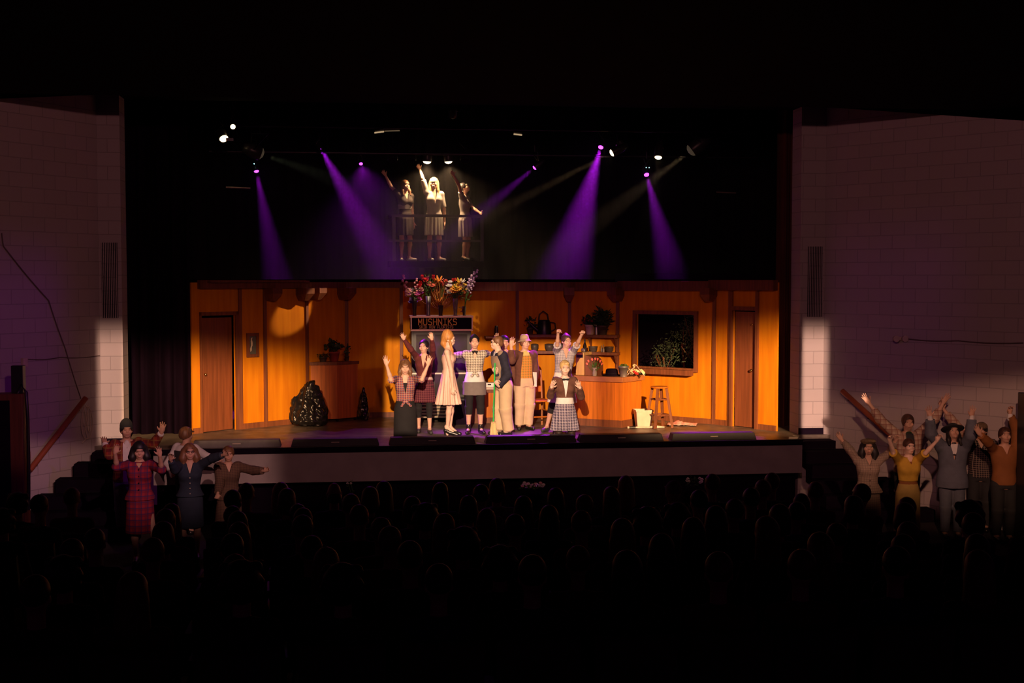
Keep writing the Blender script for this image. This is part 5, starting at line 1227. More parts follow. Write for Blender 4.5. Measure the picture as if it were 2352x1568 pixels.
bouquet(984, .34, .05, 'tall pale vase of long-stemmed red tulips and coral daisy, second on the cooler', [(970, 640, .045, 'tulip', 'f_red'), (977, 644, .045, 'rose', 'f_red'), (982, 642, .04, 'tulip', 'f_magenta'), (995, 640, .045, 'tulip', 'f_red'), (966, 655, .05, 'tulip', 'f_red'), (962, 658, .04, 'rose', 'f_red'), (988, 652, .06, 'daisy', 'f_coral'), (992, 655, .05, 'daisy', 'f_coral'), (999, 650, .05, 'tulip', 'f_gold')], 'galv', 90, gr=(.11, .06, .22))
bouquet(1012, .18, .05, 'low dark vase of dry amber sprays and orange lilies in the middle of the cooler', [(1008, 647, .07, 'lily', 'f_orange'), (1018, 655, .045, 'lily', 'f_coral'), (1009, 694, .06, 'lily', 'f_orange'), (1024, 646, .035, 'rose', 'f_coral'), (1014, 650, .03, 'rose', 'f_coral')], 'stone', 10)
dry = [o for o in bpy.data.objects if o.name.startswith('flower_vase')][-1]
b = MB(); rn = random.Random(77)
for _ in range(70):
    e = Vector((rn.gauss(.02, .12), rn.uniform(-.08, .08), rn.uniform(.22, .58))); b.tube([(0, 0, .1), (e.x * .6, e.y * .5, e.z * .6), e, e + Vector((rn.uniform(-.05, .05), 0, rn.uniform(-.04, .05)))], .003, 4)
M['dry'] = mat('dry_amber_grass', (.55, .22, .05), .7); b.build('dry_sprays', M['dry'], dry)
bouquet(1046, .30, .05, 'glass vase of mixed white, yellow and orange flowers, right on the cooler', [(1034, 647, .035, 'daisy', 'f_white'), (1031, 655, .05, 'daisy', 'f_white'), (1040, 646, .035, 'tulip', 'f_red'), (1046, 645, .035, 'tulip', 'f_red'), (1047, 662, .09, 'daisy', 'f_gold'), (1043, 668, .07, 'daisy', 'f_orange'), (1052, 656, .06, 'daisy', 'f_yellow'), (1054, 648, .05, 'lily', 'f_yellow'), (1062, 648, .045, 'lily', 'f_white'), (1066, 654, .04, 'daisy', 'f_yellow'), (1068, 662, .045, 'daisy', 'f_yellow'), (1033, 671, .045, 'rose', 'f_white'), (1064, 672, .04, 'rose', 'f_orange'), (1060, 658, .04, 'daisy', 'f_white'), (1024, 664, .025, 'rose', 'f_white'), (1028, 668, .022, 'rose', 'f_white')], 'glass', 70, gr=(.16, .08, .12))
bouquet(1066, .16, .04, 'small vase of pale lilac orchid sprays leaning right, rightmost on the cooler', [(1078, 655, .06, 'spike', 'f_lilac'), (1083, 648, .06, 'spike', 'f_lilac'), (1089, 643, .06, 'spike', 'f_lilac'), (1075, 660, .05, 'spike', 'f_lilac'), (1082, 661, .05, 'spike', 'f_lilac'), (1055, 707, .02, 'rose', 'f_yellow'), (1062, 708, .02, 'rose', 'f_gold'), (1060, 716, .02, 'rose', 'f_coral')], 'stone', 20, gr=(.12, .06, .2))

# ------------------------------------------------------------------ desk, chair, bin bags
pd = on_z(1090, 972, SZ); yd = pd.y; x0, x1 = on_y(1069, 900, yd).x, on_y(1172, 900, yd).x; zt2 = on_y(1100, 889, yd).z - SZ
g = empty('work_desk', (x0, yd, SZ)); tag(g, 'wooden desk with a cream top behind the woman in the grey apron', 'desk')
MB().bb(0, x1 - x0, 0, .6, 0, zt2 - .04).build('body', M['wood'], g); MB().bb(-.03, x1 - x0 + .03, -.04, .63, zt2 - .04, zt2).build('desktop', M['cream'], g)
MB().bb(.03, .30, -.006, 0, .1, zt2 - .1).build('panel', M['darkwood'], g); MB().bb(.34, x1 - x0 - .03, -.006, 0, .1, zt2 - .1).build('panel', M['counter'], g)
pq = on_y(1122, 889, yd + .1); g = empty('paper_box', (pq.x, yd + .12, SZ + zt2)); tag(g, 'low cream paper box on the desk left of the broom', 'box'); MB().bb(-.12, .12, -.08, .08, 0, .07).build('body', M['paperw'], g); MB().bb(-.02, .04, -.082, -.078, .03, .05).build('dark_slot', M['black'], g)
bx_ = on_z(1058, 975, SZ); g = empty('storage_crate', (bx_.x, bx_.y, SZ)); tag(g, 'black crate on the floor between the pink dress and the desk', 'crate'); MB().bb(-.11, .1, 0, .4, 0, .42).build('body', M['black'], g); MB().bb(-.115, .105, -.005, .405, .42, .44).build('lid', M['greyplastic'], g)
cp = foot(1230, 979)
g = empty('wooden_chair', cp, R(12)); tag(g, 'ladder-back wooden chair behind the man in the fedora', 'chair')
MB().bb(-.21, .21, -.2, .22, .43, .46).build('seat', M['counter'], g, bevel=.008)
for sx_ in (-1, 1):
    MB().tube([(sx_ * .19, -.18, 0), (sx_ * .19, -.18, .43)], .018).build('leg', M['counter'], g); MB().tube([(sx_ * .19, .2, 0), (sx_ * .19, .2, .45), (sx_ * .185, .25, .94)], .019).build('back_post', M['countertop'], g)
    for z in (.14, .27): MB().tube([(sx_ * .19, -.18, z), (sx_ * .19, .2, z)], .012).build('rung', M['counter'], g)
for z in (.18,): MB().tube([(-.19, -.18, z), (.19, -.18, z)], .012).build('rung', M['counter'], g)
for z, y_ in ((.62, .215), (.84, .24)): MB().bb(-.185, .185, y_ - .01, y_ + .01, z - .05, z + .05).build('slat', M['counter'], g)
M['binbag'] = mat('black_bin_liner', (.012, .011, .013), .26, spec=.5)
def bag(pos, w_, h_, label, seed, knots):
    X_, Y_ = V(1, 0, 0), V(0, 1, 0)
    q = [loft((0, 0, 0), (.04 * w_, 0, h_ * .98), [(0, w_ * .42, w_ * .30), (.12, w_ * .5, w_ * .36), (.35, w_ * .46, w_ * .33), (.6, w_ * .33, w_ * .25), (.8, w_ * .22, w_ * .16), (.92, w_ * .15, w_ * .11), (1, w_ * .12, w_ * .08)], X_, Y_, .03, pleat=(11, -.045))]
    for kx, kz in knots: q.append(loft((kx * w_ * .55, .0, h_ * .15), (kx * w_ * 1.1, 0, kz * h_), [(0, w_ * .30, w_ * .24), (.6, w_ * .2, w_ * .16), (.9, w_ * .08, w_ * .06), (1, w_ * .03, w_ * .03)], X_, Y_, .05, pleat=(7, -.06)))
    g = empty('bin_bag', pos); tag(g, label, 'bin bag', 'black bin bags near the left counter')
    me = solid(q, .012, 'bag', [((0, 0, .003), (0, 0, -1))]); o = link('bag', me, M['binbag'], g)
    t = bpy.data.textures.new('crumple', 'CLOUDS'); t.noise_scale = .16; t.noise_type = 'HARD_NOISE'; t.noise_depth = 1; d_ = o.modifiers.new('crumple', 'DISPLACE'); d_.texture = t; d_.strength = .06; d_.mid_level = .5; return g
b0 = foot(711, 978); hb = on_y(711, 873, b0.y).z - SZ
bag(b0 + Vector((-.0, -.0, .01)), .66, hb, 'large shiny black bin bag heaped in front of the left counter', 3, [(-.36, .66), (-.10, .92), (.22, .86)])
b1 = foot(834, 965); bag(b1 + Vector((0, 0, .01)), .24, on_y(834, 888, b1.y).z - SZ, 'narrow black bin bag behind the right side of the left counter', 9, [(.1, .9)])

# ------------------------------------------------------------------ the balcony with three singers
yb = at_scale(1000, 600, 115).y; zb_ = on_y(1000, 600, yb).z
X0, X1 = on_y(893, 493, yb - .3).x, on_y(1110, 493, yb - .3).x
g = empty('balcony_platform', ((X0 + X1) / 2, yb, SZ)); tag(g, 'black raised platform with a railing carrying the three women', 'platform')
hw = (X1 - X0) / 2; zt3 = zb_ - SZ; MB().bb(-hw, hw, -.35, 1.0, zt3 - .12, zt3).build('deck', M['black'], g)
for sx_ in (-1, 1):
    for y_ in (-.3, .9): MB().bb(sx_ * (hw - .06) - .04, sx_ * (hw - .06) + .04, y_ - .04, y_ + .04, 0, zt3 - .12).build('leg', M['black'], g)
rz_ = on_y(1000, 493, yb - .3).z - SZ
rail = MB().bb(-hw, hw, -.34, -.28, rz_ - .05, rz_).bb(-hw, -hw + .06, -.34, .9, rz_ - .05, rz_).build('railing', M['greyplastic'], g)
for px in (905, 1107): x = on_y(px, 550, yb - .3).x - (X0 + X1) / 2; MB().bb(x - .03, x + .03, -.34, -.28, zt3, rz_ - .05).build('rail_post', M['metal'], g)
MB().bb(-hw, hw, -.33, -.30, zt3 + .38, zt3 + .42).build('mid_rail', M['greyplastic'], g)
M['dkdress'] = mat('dark_taupe_dress', (.06, .045, .04), .85); M['ltdress'] = mat('pale_grey_dress', (.50, .47, .42), .75, .15, 5); M['satin'] = mat('grey_satin', (.42, .38, .36), .4)
def bpos(px): p = on_y(px, 600, yb); return Vector((p.x, yb, zb_))
p = bpos(931); f = Fig('woman at the left of the balcony in a dark dress, arm stretched up', p, height(925, 411, p) * .985, 25, 'f', 'skin', headphi=30, pitch=12)
f.arm(-1, (898, 428), (885, 402), (877, 390), se=1, sw=1, curl=.05, lift=.02); f.arm(1, None, None); f.leg(-1, toe=0); f.leg(1, toe=50)
f.head().finish(bust=1); f.face(); f.hair('h_mid', 'half'); f.top('dress_top', 'dkdress', .56, sl=.5, bust=1, deep=.76); f.skirt('skirt', 'dkdress', .32, .60, (.17, .14), pleat=(14, .04)); f.wear('sash', [f.torso(.64, .70, .017)], 'ltdress'); f.shoes('ltdress')
p = bpos(997); f = Fig('long-haired blonde woman in the middle of the balcony in a pale wrap dress, arm up', p, height(993, 405, p) * .985, 8, 'f', 'skin', headphi=-8, pitch=4)
f.arm(-1, (971, 410), (964, 388), (957, 376), se=1, sw=1, curl=.1, lift=.03); f.arm(1, (1020, 480), (1021, 510), None, thumb=f.F, palm=-f.W); f.leg(-1, (-.09, 0), toe=20); f.leg(1, (.10, 0), toe=40)
f.head().finish(bust=1); f.face(); f.hair('h_blond', 'long'); f.top('wrap_top', 'ltdress', .56, sl=.9, bust=1, inf=.016, deep=.70); f.skirt('skirt', 'ltdress', .31, .60, (.18, .15), pleat=(16, .09)); f.shoes('ltdress')
p = bpos(1069); f = Fig('woman at the right of the balcony, head thrown back, one hand on the railing', p, height(1072, 420, p) * 1.0, 62, 'f', 'skin', lean=(-.02, 0), headphi=75, pitch=35)
f.arm(-1, (1054, 425), (1042, 403), (1035, 390), se=-1, sw=-1, curl=.1, lift=.03); f.arm(1, (1087, 478), (1103, 489), (1111, 492), se=-1, sw=-1, curl=.3); f.leg(-1, toe=40); f.leg(1, toe=60)
f.head().finish(bust=1); f.face(closed=True); f.hair('h_black', 'bun'); f.top('satin_dress', 'satin', .54, sl=.4, bust=1, inf=.012, deep=.74); f.skirt('skirt', 'satin', .31, .58, (.15, .13), pleat=(11, .12)); f.shoes('shoe', heel=.03)

# ------------------------------------------------------------------ lighting pipes and lamps above the stage
def pipe(name, px0, px1, py, Y, label, r=.025):
    a, c = on_y(px0, py, Y), on_y(px1, py, Y); a.z = c.z = (a.z + c.z) / 2
    g = empty(name, a); tag(g, label, 'pipe'); MB().tube([(0, 0, 0), c - a], r, 8).build('tube', M['metal'], g)
    for k in range(6): x = (c - a) * (k + .5) / 6; MB().tube([x, x + Vector((0, 0, 8.8 - a.z))], .006, 5).build('hanging_cable', M['black'], g)
    return a.z
pipe('lighting_pipe', 480, 1740, 355, 23.4, 'long black lighting pipe carrying the two white lamps above the balcony')
pipe('lighting_pipe', 490, 1720, 296, 21.6, 'front black lighting pipe carrying the outer lamps')
M['lampmetal'] = mat('lamp_housing_black', (.03, .028, .028), .35, metal=.3)
M['violet_lens'] = glow('violet_lens', (.55, .03, 1.0), 9); M['white_lens'] = glow('warm_lens', (1.0, .70, .38), 6); M['dim_lens'] = glow('dim_lens', (1.0, .72, .45), .04); M['hot'] = glow('hot_lamp', (1, .70, .36), 6); M['led'] = glow('cyan_indicator', (.3, .9, 1), 6)
def lamp(px, py, Y, tgt, r, lens, label, kind='par', ln=.30, power=0, col=None, ang=20, blend=.6, lensr=None, leds=0, group=None, tgt_w=None):
    P = on_y(px, py, Y); T = Vector(tgt); d = (T - P).normalized(); Q = d.to_track_quat('-Z', 'Y').to_matrix()
    g = empty('stage_lamp', P); tag(g, label, 'stage lamp', group)
    b = MB(); b.lathe([(r, .0), (r * 1.05, .02), (r * 1.0, ln * .6), (r * .6, ln), (.001, ln)], (0, 0, 0), 18, Q)
    b.lathe([(r * .98, .0), (r * .9, .03)], (0, 0, 0), 18, Q); b.build('housing', M['lampmetal'], g)
    lr = lensr or r * .9; b = MB(); b.lathe([(.001, -lr * .55), (lr * .5, -lr * .45), (lr * .85, -lr * .2), (lr, .012), (.001, .012)], (0, 0, 0), 20, Q); b.build('lens', M[lens], g)
    y = MB(); y.tube([Q @ Vector((-r * 1.15, 0, ln * .5)), Vector((-r * 1.1, 0, ln * .5 + .18)), Vector((r * 1.1, 0, ln * .5 + .18)), Q @ Vector((r * 1.15, 0, ln * .5))], .010, 6); y.tube([(0, 0, ln * .5 + .18), (0, 0, ln * .5 + .30)], .014, 6); y.build('yoke', M['metal'], g); MB().tube([(0, 0, ln * .5 + .28), (0, 0, 8.8 - P.z)], .008, 5).build('hanging_rod', M['black'], g)
    for k in range(leds): MB().sph((-.03 + .055 * k, -.1, .12), .008, 6, 5).build('indicator', M['led'], g)
    if power:
        o = spot('lamp_light', P + d * (lr * .6 + .02), T, ang, power, col, blend, .03); o.parent = g; o.location = d * (lr * .6 + .02)
    return g
vg = 'violet moving lamps'
def fl_t(px, py): p = on_z(px, py, SZ); return (p.x, p.y, SZ)
lamp(589, 393, 22.6, fl_t(705, 985), .05, 'violet_lens', 'violet lamp low at the left with one cyan indicator above it', ln=.22, power=2300, col=VIO, ang=18, blend=1, leds=1, group=vg)
lamp(737, 342, 22.8, fl_t(1110, 1000), .05, 'violet_lens', 'violet beam lamp left of the balcony, its lens hidden', ln=.22, power=4400, col=VIO, ang=19, blend=1, group=vg, lensr=.004)
lamp(829, 376, 24.2, fl_t(940, 1000), .04, 'violet_lens', 'tiny violet lamp left above the first balcony woman', ln=.2, power=170, col=VIO, ang=75, blend=1, group=vg)
lamp(1228, 385, 23.0, on_y(870, 680, 23.2), .05, 'violet_lens', 'violet lamp right of the balcony beaming down left', ln=.22, power=2600, col=VIO, ang=16, blend=1, group=vg)
lamp(1380, 338, 22.8, fl_t(1190, 1003), .055, 'violet_lens', 'bright violet lamp beaming steeply over the window wall', ln=.22, power=6200, col=VIO, ang=22, blend=1, group=vg)
lamp(1485, 401, 22.6, fl_t(1640, 1003), .055, 'violet_lens', 'violet lamp low at the right with two cyan indicators', ln=.22, power=2600, col=VIO, ang=18, blend=1, leds=2, group=vg)
lamp(981, 371, yb - .12, on_y(965, 640, yb), .095, 'white_lens', 'bright white lamp above the middle of the balcony, left of two', power=150, col=(1, .60, .30), ang=140, blend=1, group='lit lamps over the balcony')
lamp(1030, 371, yb - .12, on_y(1050, 640, yb), .09, 'white_lens', 'bright white lamp above the right of the balcony, right of two', power=150, col=(1, .60, .30), ang=140, blend=1, group='lit lamps over the balcony')
for px, lb in ((902, 'unlit lamp above the left woman of the balcony'), (944, 'unlit lamp between the left woman and the bright lamps'), (1068, 'unlit lamp right of the two bright lamps')):
    lamp(px, 369, 23.6, on_y(px, 640, yb - 3), .09, 'glassdark' if 'glassdark' in M else 'black', lb, group='unlit lamps over the balcony')
lamp(1406, 351, 21.6, on_y(697, 708, 21.85), .075, 'white_lens', 'cream-lensed lamp turned left beside the bright violet lamp', power=1700, col=(1, .60, .30), ang=6, blend=.4)
lamp(1512, 361, 21.6, on_y(1480, 640, 21.0), .075, 'hot', 'amber lamp pointing down above the two cyan indicators', power=30, col=(1, .7, .4), ang=24)
lamp(1588, 345, 21.6, on_y(1250, 600, 22.2), .13, 'dim_lens', 'large angled lamp at the right sending a smoky beam down left', ln=.4, power=850, col=(.9, .60, .32), ang=13, lensr=.12)
lamp(598, 352, 21.6, on_y(850, 440, 22.2), .12, 'dim_lens', 'large lamp at the left sending a faint beam to the right', ln=.3, power=260, col=(.65, .70, .42), ang=15, lensr=.11)
g = lamp(514, 318, 21.2, on_y(560, 420, 20.6), .085, 'hot', 'glaring lamp at the far upper left, the lower of two'); MB().box((.10, -.05, -.02), (.12, .01, .05), R(10)).build('barn_door', M['metal'], g)
g = lamp(535, 291, 21.2, on_y(560, 420, 18.6), .05, 'hot', 'small glaring lamp at the far upper left, above the other'); MB().bb(.05, .14, -.02, 0, -.03, .03).build('barn_door', M['metal'], g)
lamp(1424, 340, 22.2, on_y(1424, 440, 24), .07, 'black', 'unlit lamp right of the cream-lensed lamp')
for (a, c, y0_, lb) in ((860, 882, 303, 'glowing strip for a narrow warm glint tilted at the upper left of the balcony'), (883, 918, 299, 'glowing strip for a striped glimmer beside it at the upper left of the balcony'), (1180, 1199, 306, 'glowing strip for a short pale glimmer on the pipe right of the balcony')):
    P0, P1 = on_y(a, y0_ + 2, 21.6), on_y(c, y0_ - 1 if a == 860 else y0_ + (4 if a == 1180 else 1), 21.6); g = empty('glint_strip', P0); tag(g, lb, 'stage lamp'); v = P1 - P0
    MB().tube([(0, .03, .06), v + Vector((0, .03, .06))], .05, 8).build('housing', M['lampmetal'], g); MB().tube([(0, 0, 0), v], .014 if a != 883 else .008, 6).build('tube', glow('glint_glow', (.8, .55, .3), .55 if a != 883 else .2), g)  # self-glowing tubes imitate reflections on the lamp fittings
for (a, c, py, lb) in ((519, 575, 430, 'faint metal bar at the left under the left lamps'), (1645, 1690, 441, 'faint metal bar at the right under the large lamp')):
    P0, P1 = on_y(a, py, 21.6), on_y(c, py + 2, 21.6); g = empty('metal_bar', P0); tag(g, lb, 'bar'); MB().tube([(0, 0, 0), P1 - P0], .018, 6).build('bar', M['chrome'], g); MB().tube([(.02, 0, 0), (.02, 0, 3)], .008, 5).build('hanging_cable', M['black'], g)

lamp(1040, 268, 19.9, on_y(1008, 672, 22.2), .06, 'dim_lens', 'added dark lamp at the top edge of the stage opening aimed at the flowers', ln=.2)  # fixture added to go with the extra flower light
framed('added_flower_light', on_y(1040, 274, 19.95), 22.2, (940, 1086, 640, 704), 380, (1, .68, .42), (.01, .01, .01, .02), .03)  # added spot that brightens the flowers on the cooler
# ------------------------------------------------------------------ thin smoke hanging above the set
hz = MB().bb(-6.2, 7.6, 21.2, 27.0, SZ + 2.49, 8.2).build('stage_haze', None); hm_, nt, b_ = new_mat('haze'); nt.nodes.remove(b_)
vs_ = nt.nodes.new('ShaderNodeVolumeScatter'); vs_.inputs['Density'].default_value = .015; vs_.inputs['Anisotropy'].default_value = .35; vs_.inputs['Color'].default_value = (.95, .93, .95, 1)
nt.links.new(vs_.outputs[0], nt.nodes['Material Output'].inputs['Volume']); hz.data.materials.append(hm_); tag(hz, 'thin stage smoke showing the lamp beams above the set', 'smoke', kind='stuff')
# ------------------------------------------------------------------ performers in the aisles
M['redplaid'] = plaid('red_plaid_wool', (.40, .03, .05), (.16, .02, .05), (.05, .03, .12), .075); M['redplaid2'] = plaid('red_brown_plaid', (.34, .05, .03), (.10, .02, .03), (.30, .16, .05), .09)
M['knitblack'] = mat('dark_navy_knit', (.02, .022, .03), .9); M['jeans'] = mat('pale_denim', (.32, .33, .40), .8); M['navysuit'] = mat('navy_wool', (.025, .035, .06), .85); M['vest'] = mat('dark_vest', (.03, .03, .032), .85)
M['herring'] = plaid('brown_herringbone', (.16, .09, .06), (.06, .035, .03), (.20, .12, .08), .02); M['suitbeige'] = plaid('beige_tweed', (.42, .31, .24), (.34, .25, .19), (.22, .15, .12), .03); M['mustard'] = mat('mustard_wool', (.60, .36, .04), .85, .1, 20); M['mustard2'] = mat('mustard_skirt', (.50, .34, .10), .85)
M['offplaid'] = plaid('cream_brown_plaid', (.58, .44, .33), (.42, .26, .18), (.28, .09, .07), .07); M['greysuit'] = mat('blue_grey_suit', (.13, .14, .18), .85, .12, 14); M['rust'] = mat('rust_shirt', (.30, .11, .03), .8); M['floral'] = plaid('dark_floral', (.05, .035, .035), (.02, .015, .02), (.35, .28, .22), .03); M['beret'] = mat('olive_tweed', (.17, .11, .06), .9, .4, 40)
def apos(px, s_): p = at_scale(px, 1100, s_); return Vector((p.x, p.y, 0))
ga = None
p = apos(292, 166); H = height(289, 962, p) * .975
f = Fig('man in a dark knitted beanie, red plaid jacket and pale jeans, left aisle', p, H, 12, 'm', 'skin2', headphi=18, pitch=6)
f.arm(-1, (252, 1045), (240, 1018), (238, 1000), se=-1, sw=1, curl=.1); f.arm(1, (352, 1020), (371, 993), (376, 968), se=-1, sw=-1, curl=.1, lift=.02); f.leg(-1); f.leg(1)
f.head().finish(); f.face(closed=True); f.hair('h_black', 'short'); f.hat('beanie', 'knitblack'); f.trousers('jeans', 'jeans', .6, 1.97, .014, .008); f.top('white_shirt', 'white', .48, inf=.018, sl=1.95, deep=.80)
q = [f.torso(.50, .838, .040, .03)] + f.sleeve(-1, .024, 1.7) + f.sleeve(1, .024, 1.85); q += [loft(f.sp(.44) + f.F * .17, f.sp(.84) + f.F * .12, [(0, .06, .12), (1, .055, .10)], f.W, f.F, .006, 's'), cap(f.sp(.845), f.sp(.90), .06, .066, .006, 's')]; f.wear('plaid_jacket', q, 'redplaid2'); f.wear('scarf', [ell(f.sp(.81) + f.F * .075, (.04, .02, .07), None, .02)], 'white'); f.shoes()
p = apos(321, 181); H = height(322, 1010, p) * .985
f = Fig('dark-haired woman in a red plaid jacket and skirt at the front of the left aisle', p, H, 4, 'f', 'skin2', headphi=12, pitch=-10)
f.arm(-1, (268, 1072), (264, 1040), (272, 1015), se=-1, sw=-1, curl=.2); f.arm(1, (371, 1078), (367, 1046), (364, 1020), se=-1, sw=-1, curl=.2); f.leg(-1, (-.06, .0)); f.leg(1, (.22, -.05), toe=30)
f.head().finish(bust=1); f.face(closed=True); f.hair('h_black', 'wavy'); f.top('plaid_jacket', 'redplaid', .525, inf=.022, sl=1.05, bust=1, flare=.02, deep=.815); f.skirt('plaid_skirt', 'redplaid', .25, .60, (.185, .16)); f.shoes()
b = MB()
for k in range(5): b.sph(tuple(f.sp(.56 + .055 * k) + f.F * .125), .009, 8, 6)
b.build('buttons', M['black'], f.o)
p = apos(428, 163); H = height(425, 978, p) * .985
f = Fig('person in a flat cap, white shirt and dark vest turned away in the left aisle', p, H, 150, 'm', 'skin2', headphi=140)
f.arm(1, (385, 1065), (397, 1086), (402, 1098), se=1, sw=-1, curl=.3); f.arm(-1, (478, 1050), (500, 1060), None, se=1, sw=1); f.leg(-1); f.leg(1)
f.head().finish(); f.hair('h_mid', 'short', vol=.016); f.hat('cap', 'herring'); f.top('white_shirt', 'white', .56, inf=.018, sl=1.9, boxy=.3, deep=.8); f.wear('vest', [f.torso(.53, .79, .030)], 'vest'); f.trousers('trousers', 'vest', .60, 1.97, .012, .008); f.shoes()
p = apos(436, 179); H = height(437, 1014, p) * .985
f = Fig('woman with glasses and wavy auburn hair in a navy suit, left aisle', p, H, 8, 'f', 'skin2', headphi=15)
f.arm(-1, (402, 1078), (392, 1055), (394, 1036), se=-1, sw=-1, curl=.2); f.arm(1, (488, 1052), (514, 1044), (530, 1038), se=-1, sw=-1, curl=.2); f.leg(-1, (-.10, 0), toe=-10); f.leg(1)
f.head().finish(bust=1); f.face(); f.hair('h_mid', 'wavy', vol=.008); f.glasses(); f.top('navy_jacket', 'navysuit', .55, inf=.022, sl=1.85, bust=1, flare=.015, deep=.76); f.skirt('navy_skirt', 'navysuit', .28, .60, (.165, .14)); f.shoes()
b = MB()
for k in range(5): b.sph(tuple(f.sp(.58 + .045 * k) + f.F * .125), .008, 8, 6)
b.build('buttons', M['cream'], f.o)
p = apos(525, 174); H = height(521, 1022, p) * .985
f = Fig('person in a long brown herringbone coat reaching out to the right in the left aisle', p, H, 12, 'f', 'skin2', headphi=10)
f.arm(-1, (505, 1110), (500, 1135), None, curl=.3); f.arm(1, (581, 1080), (607, 1081), (624, 1074), se=-1, sw=-1, curl=.25, thumb=V(0, 0, 1)); f.leg(-1); f.leg(1)
f.head().finish(bust=1); f.face(closed=True); f.hair('h_mid', 'short', vol=.014); f.top('coat_top', 'herring', .50, inf=.028, sl=1.85, bust=1, deep=.78); f.skirt('coat_skirt', 'herring', .18, .60, (.20, .18)); f.shoes()

# right aisle
p = apos(1993, 174); H = height(1993, 1000, p) * .97
f = Fig('woman in a tweed beret and beige suit, arms raised, in the right aisle', p, H, -8, 'f', 'skin2', headphi=-15, pitch=4)
f.arm(-1, (1953, 1034), (1933, 1010), (1919, 990), se=1, sw=-1, curl=.15); f.arm(1, (2044, 1040), (2056, 1012), (2065, 992), se=1, sw=-1, curl=.4); f.leg(-1); f.leg(1)
f.head().finish(bust=1); f.face(); f.hair('h_black', 'wavy'); f.hat('beret', 'beret'); f.top('beige_jacket', 'suitbeige', .53, inf=.020, sl=1.9, bust=1, flare=.035, deep=.79); f.skirt('beige_skirt', 'suitbeige', .12, .60, (.20, .18)); f.shoes('shoe', heel=.0)
b = MB()
for k in range(4): b.sph(tuple(f.sp(.60 + .05 * k) + f.F * .128), .010, 8, 6)
b.build('buttons', M['suitbeige'], f.o)
p = apos(2083, 159); H = height(2083, 948, p) * .985
f = Fig('young man in a cream plaid jacket, arms flung up wide, in the right aisle', p, H, -4, 'm', 'skin2', headphi=-10, pitch=4)
f.arm(-1, (2021, 962), (1996, 926), (1980, 905), se=-1, sw=-1, curl=.1, lift=.03); f.arm(1, (2146, 963), (2166, 926), (2181, 901), se=-1, sw=-1, curl=.1, lift=.03); f.leg(-1); f.leg(1)
f.head().finish(); f.face(closed=True); f.hair('h_brown', 'shaggy'); f.wear('dark_shirt', [f.torso(.5, .838, .014)], 'vest'); f.wear('green_scarf', [ell(f.sp(.835) + f.F * .05, (.05, .03, .04), None, .02)], 'darkgreen')
q = [f.torso(.47, .838, .040, .03)] + f.sleeve(-1, .024, 1.6) + f.sleeve(1, .024, 1.6); q += [loft(f.sp(.44) + f.F * .17, f.sp(.84) + f.F * .12, [(0, .09, .12), (1, .06, .10)], f.W, f.F, .006, 's'), cap(f.sp(.845), f.sp(.90), .06, .066, .006, 's')]; f.wear('plaid_jacket', q, 'offplaid'); f.trousers('trousers', 'vest', .60, 1.97, .014, .008); f.shoes()
p = apos(2086, 173); H = height(2086, 1002, p) * .98
f = Fig('woman in a mustard cropped jacket and skirt with open raised arms, right aisle', p, H, -2, 'f', 'skin_pale', headphi=0, pitch=4)
f.arm(-1, (2051, 1038), (2044, 1012), (2041, 992), se=-1, sw=-1, curl=.5); f.arm(1, (2126, 1040), (2152, 1012), (2163, 990), se=-1, sw=-1, curl=.4); f.leg(-1); f.leg(1)
f.head().finish(bust=1); f.face(); f.hair('h_brown', 'pony', vol=.006); f.wear('brown_blouse', [f.torso(.585, .80, .012)], 'rust', label='brown waist of the blouse'); f.top('mustard_jacket', 'mustard', .625, inf=.022, sl=.95, bust=1, deep=.80, cuff=.008); f.skirt('mustard_skirt', 'mustard2', .14, .60, (.17, .15), pleat=(9, .05)); f.shoes()
p = apos(2187, 165); H = height(2187, 966, p) * .965
f = Fig('man in a wide dark hat and blue-grey suit, both palms raised, right aisle', p, H, -14, 'm', 'skin2', headphi=-10, pitch=28)
f.arm(-1, (2138, 996), (2136, 958), (2130, 926), se=-1, sw=-1, curl=.05, spread=1.6); f.arm(1, (2230, 1000), (2232, 957), (2236, 923), se=-1, sw=-1, curl=.05, spread=1.6); f.leg(-1); f.leg(1)
f.head().finish(); f.face(); f.hair('h_black', 'half', vol=.006); f.hat('brim', 'vest'); f.wear('shirt_cuffs', sum([[cap(f.arms[k][2] - f.arms[k][3] * .04, f.arms[k][2] - f.arms[k][3] * .0, .034, .033, .004)] for k in (-1, 1)], []), 'white')
f.wear('white_shirt', [f.torso(.74, .838, .014)], 'white'); f.tie('vest', .74); f.top('grey_jacket', 'greysuit', .45, inf=.038, sl=1.86, flare=.04, deep=.70, boxy=.4); f.trousers('trousers', 'greysuit', .60, 1.97, .014, .01); f.shoes()
p = apos(2252, 160.5); H = height(2248, 967, p) * .985
f = Fig('person in an olive cap and dark floral shirt behind the man in the grey suit', p, H, -25, 'm', 'skin2', headphi=-40)
f.arm(-1, (2182, 962), (2160, 930), (2153, 911), se=-1, sw=-1, curl=.3, lift=.05, ); f.arm(1, None, None); f.leg(-1); f.leg(1)
f.head().finish(); f.face(); f.hair('h_black', 'short'); f.hat('cap', 'beret'); f.top('floral_shirt', 'floral', .5, inf=.024, sl=.8, deep=.78); f.wear('plaid_sleeve', f.sleeve(-1, .026, 1.7), 'offplaid', label='cream and red plaid sleeve'); f.trousers('trousers', 'vest', .60, 1.97, .014, .008); f.shoes()
p = apos(2306, 167); H = height(2308, 978, p) * .985
f = Fig('person in a rust brown shirt looking up, rightmost in the right aisle', p, H, -10, 'm', 'skin2', headphi=-12, pitch=12)
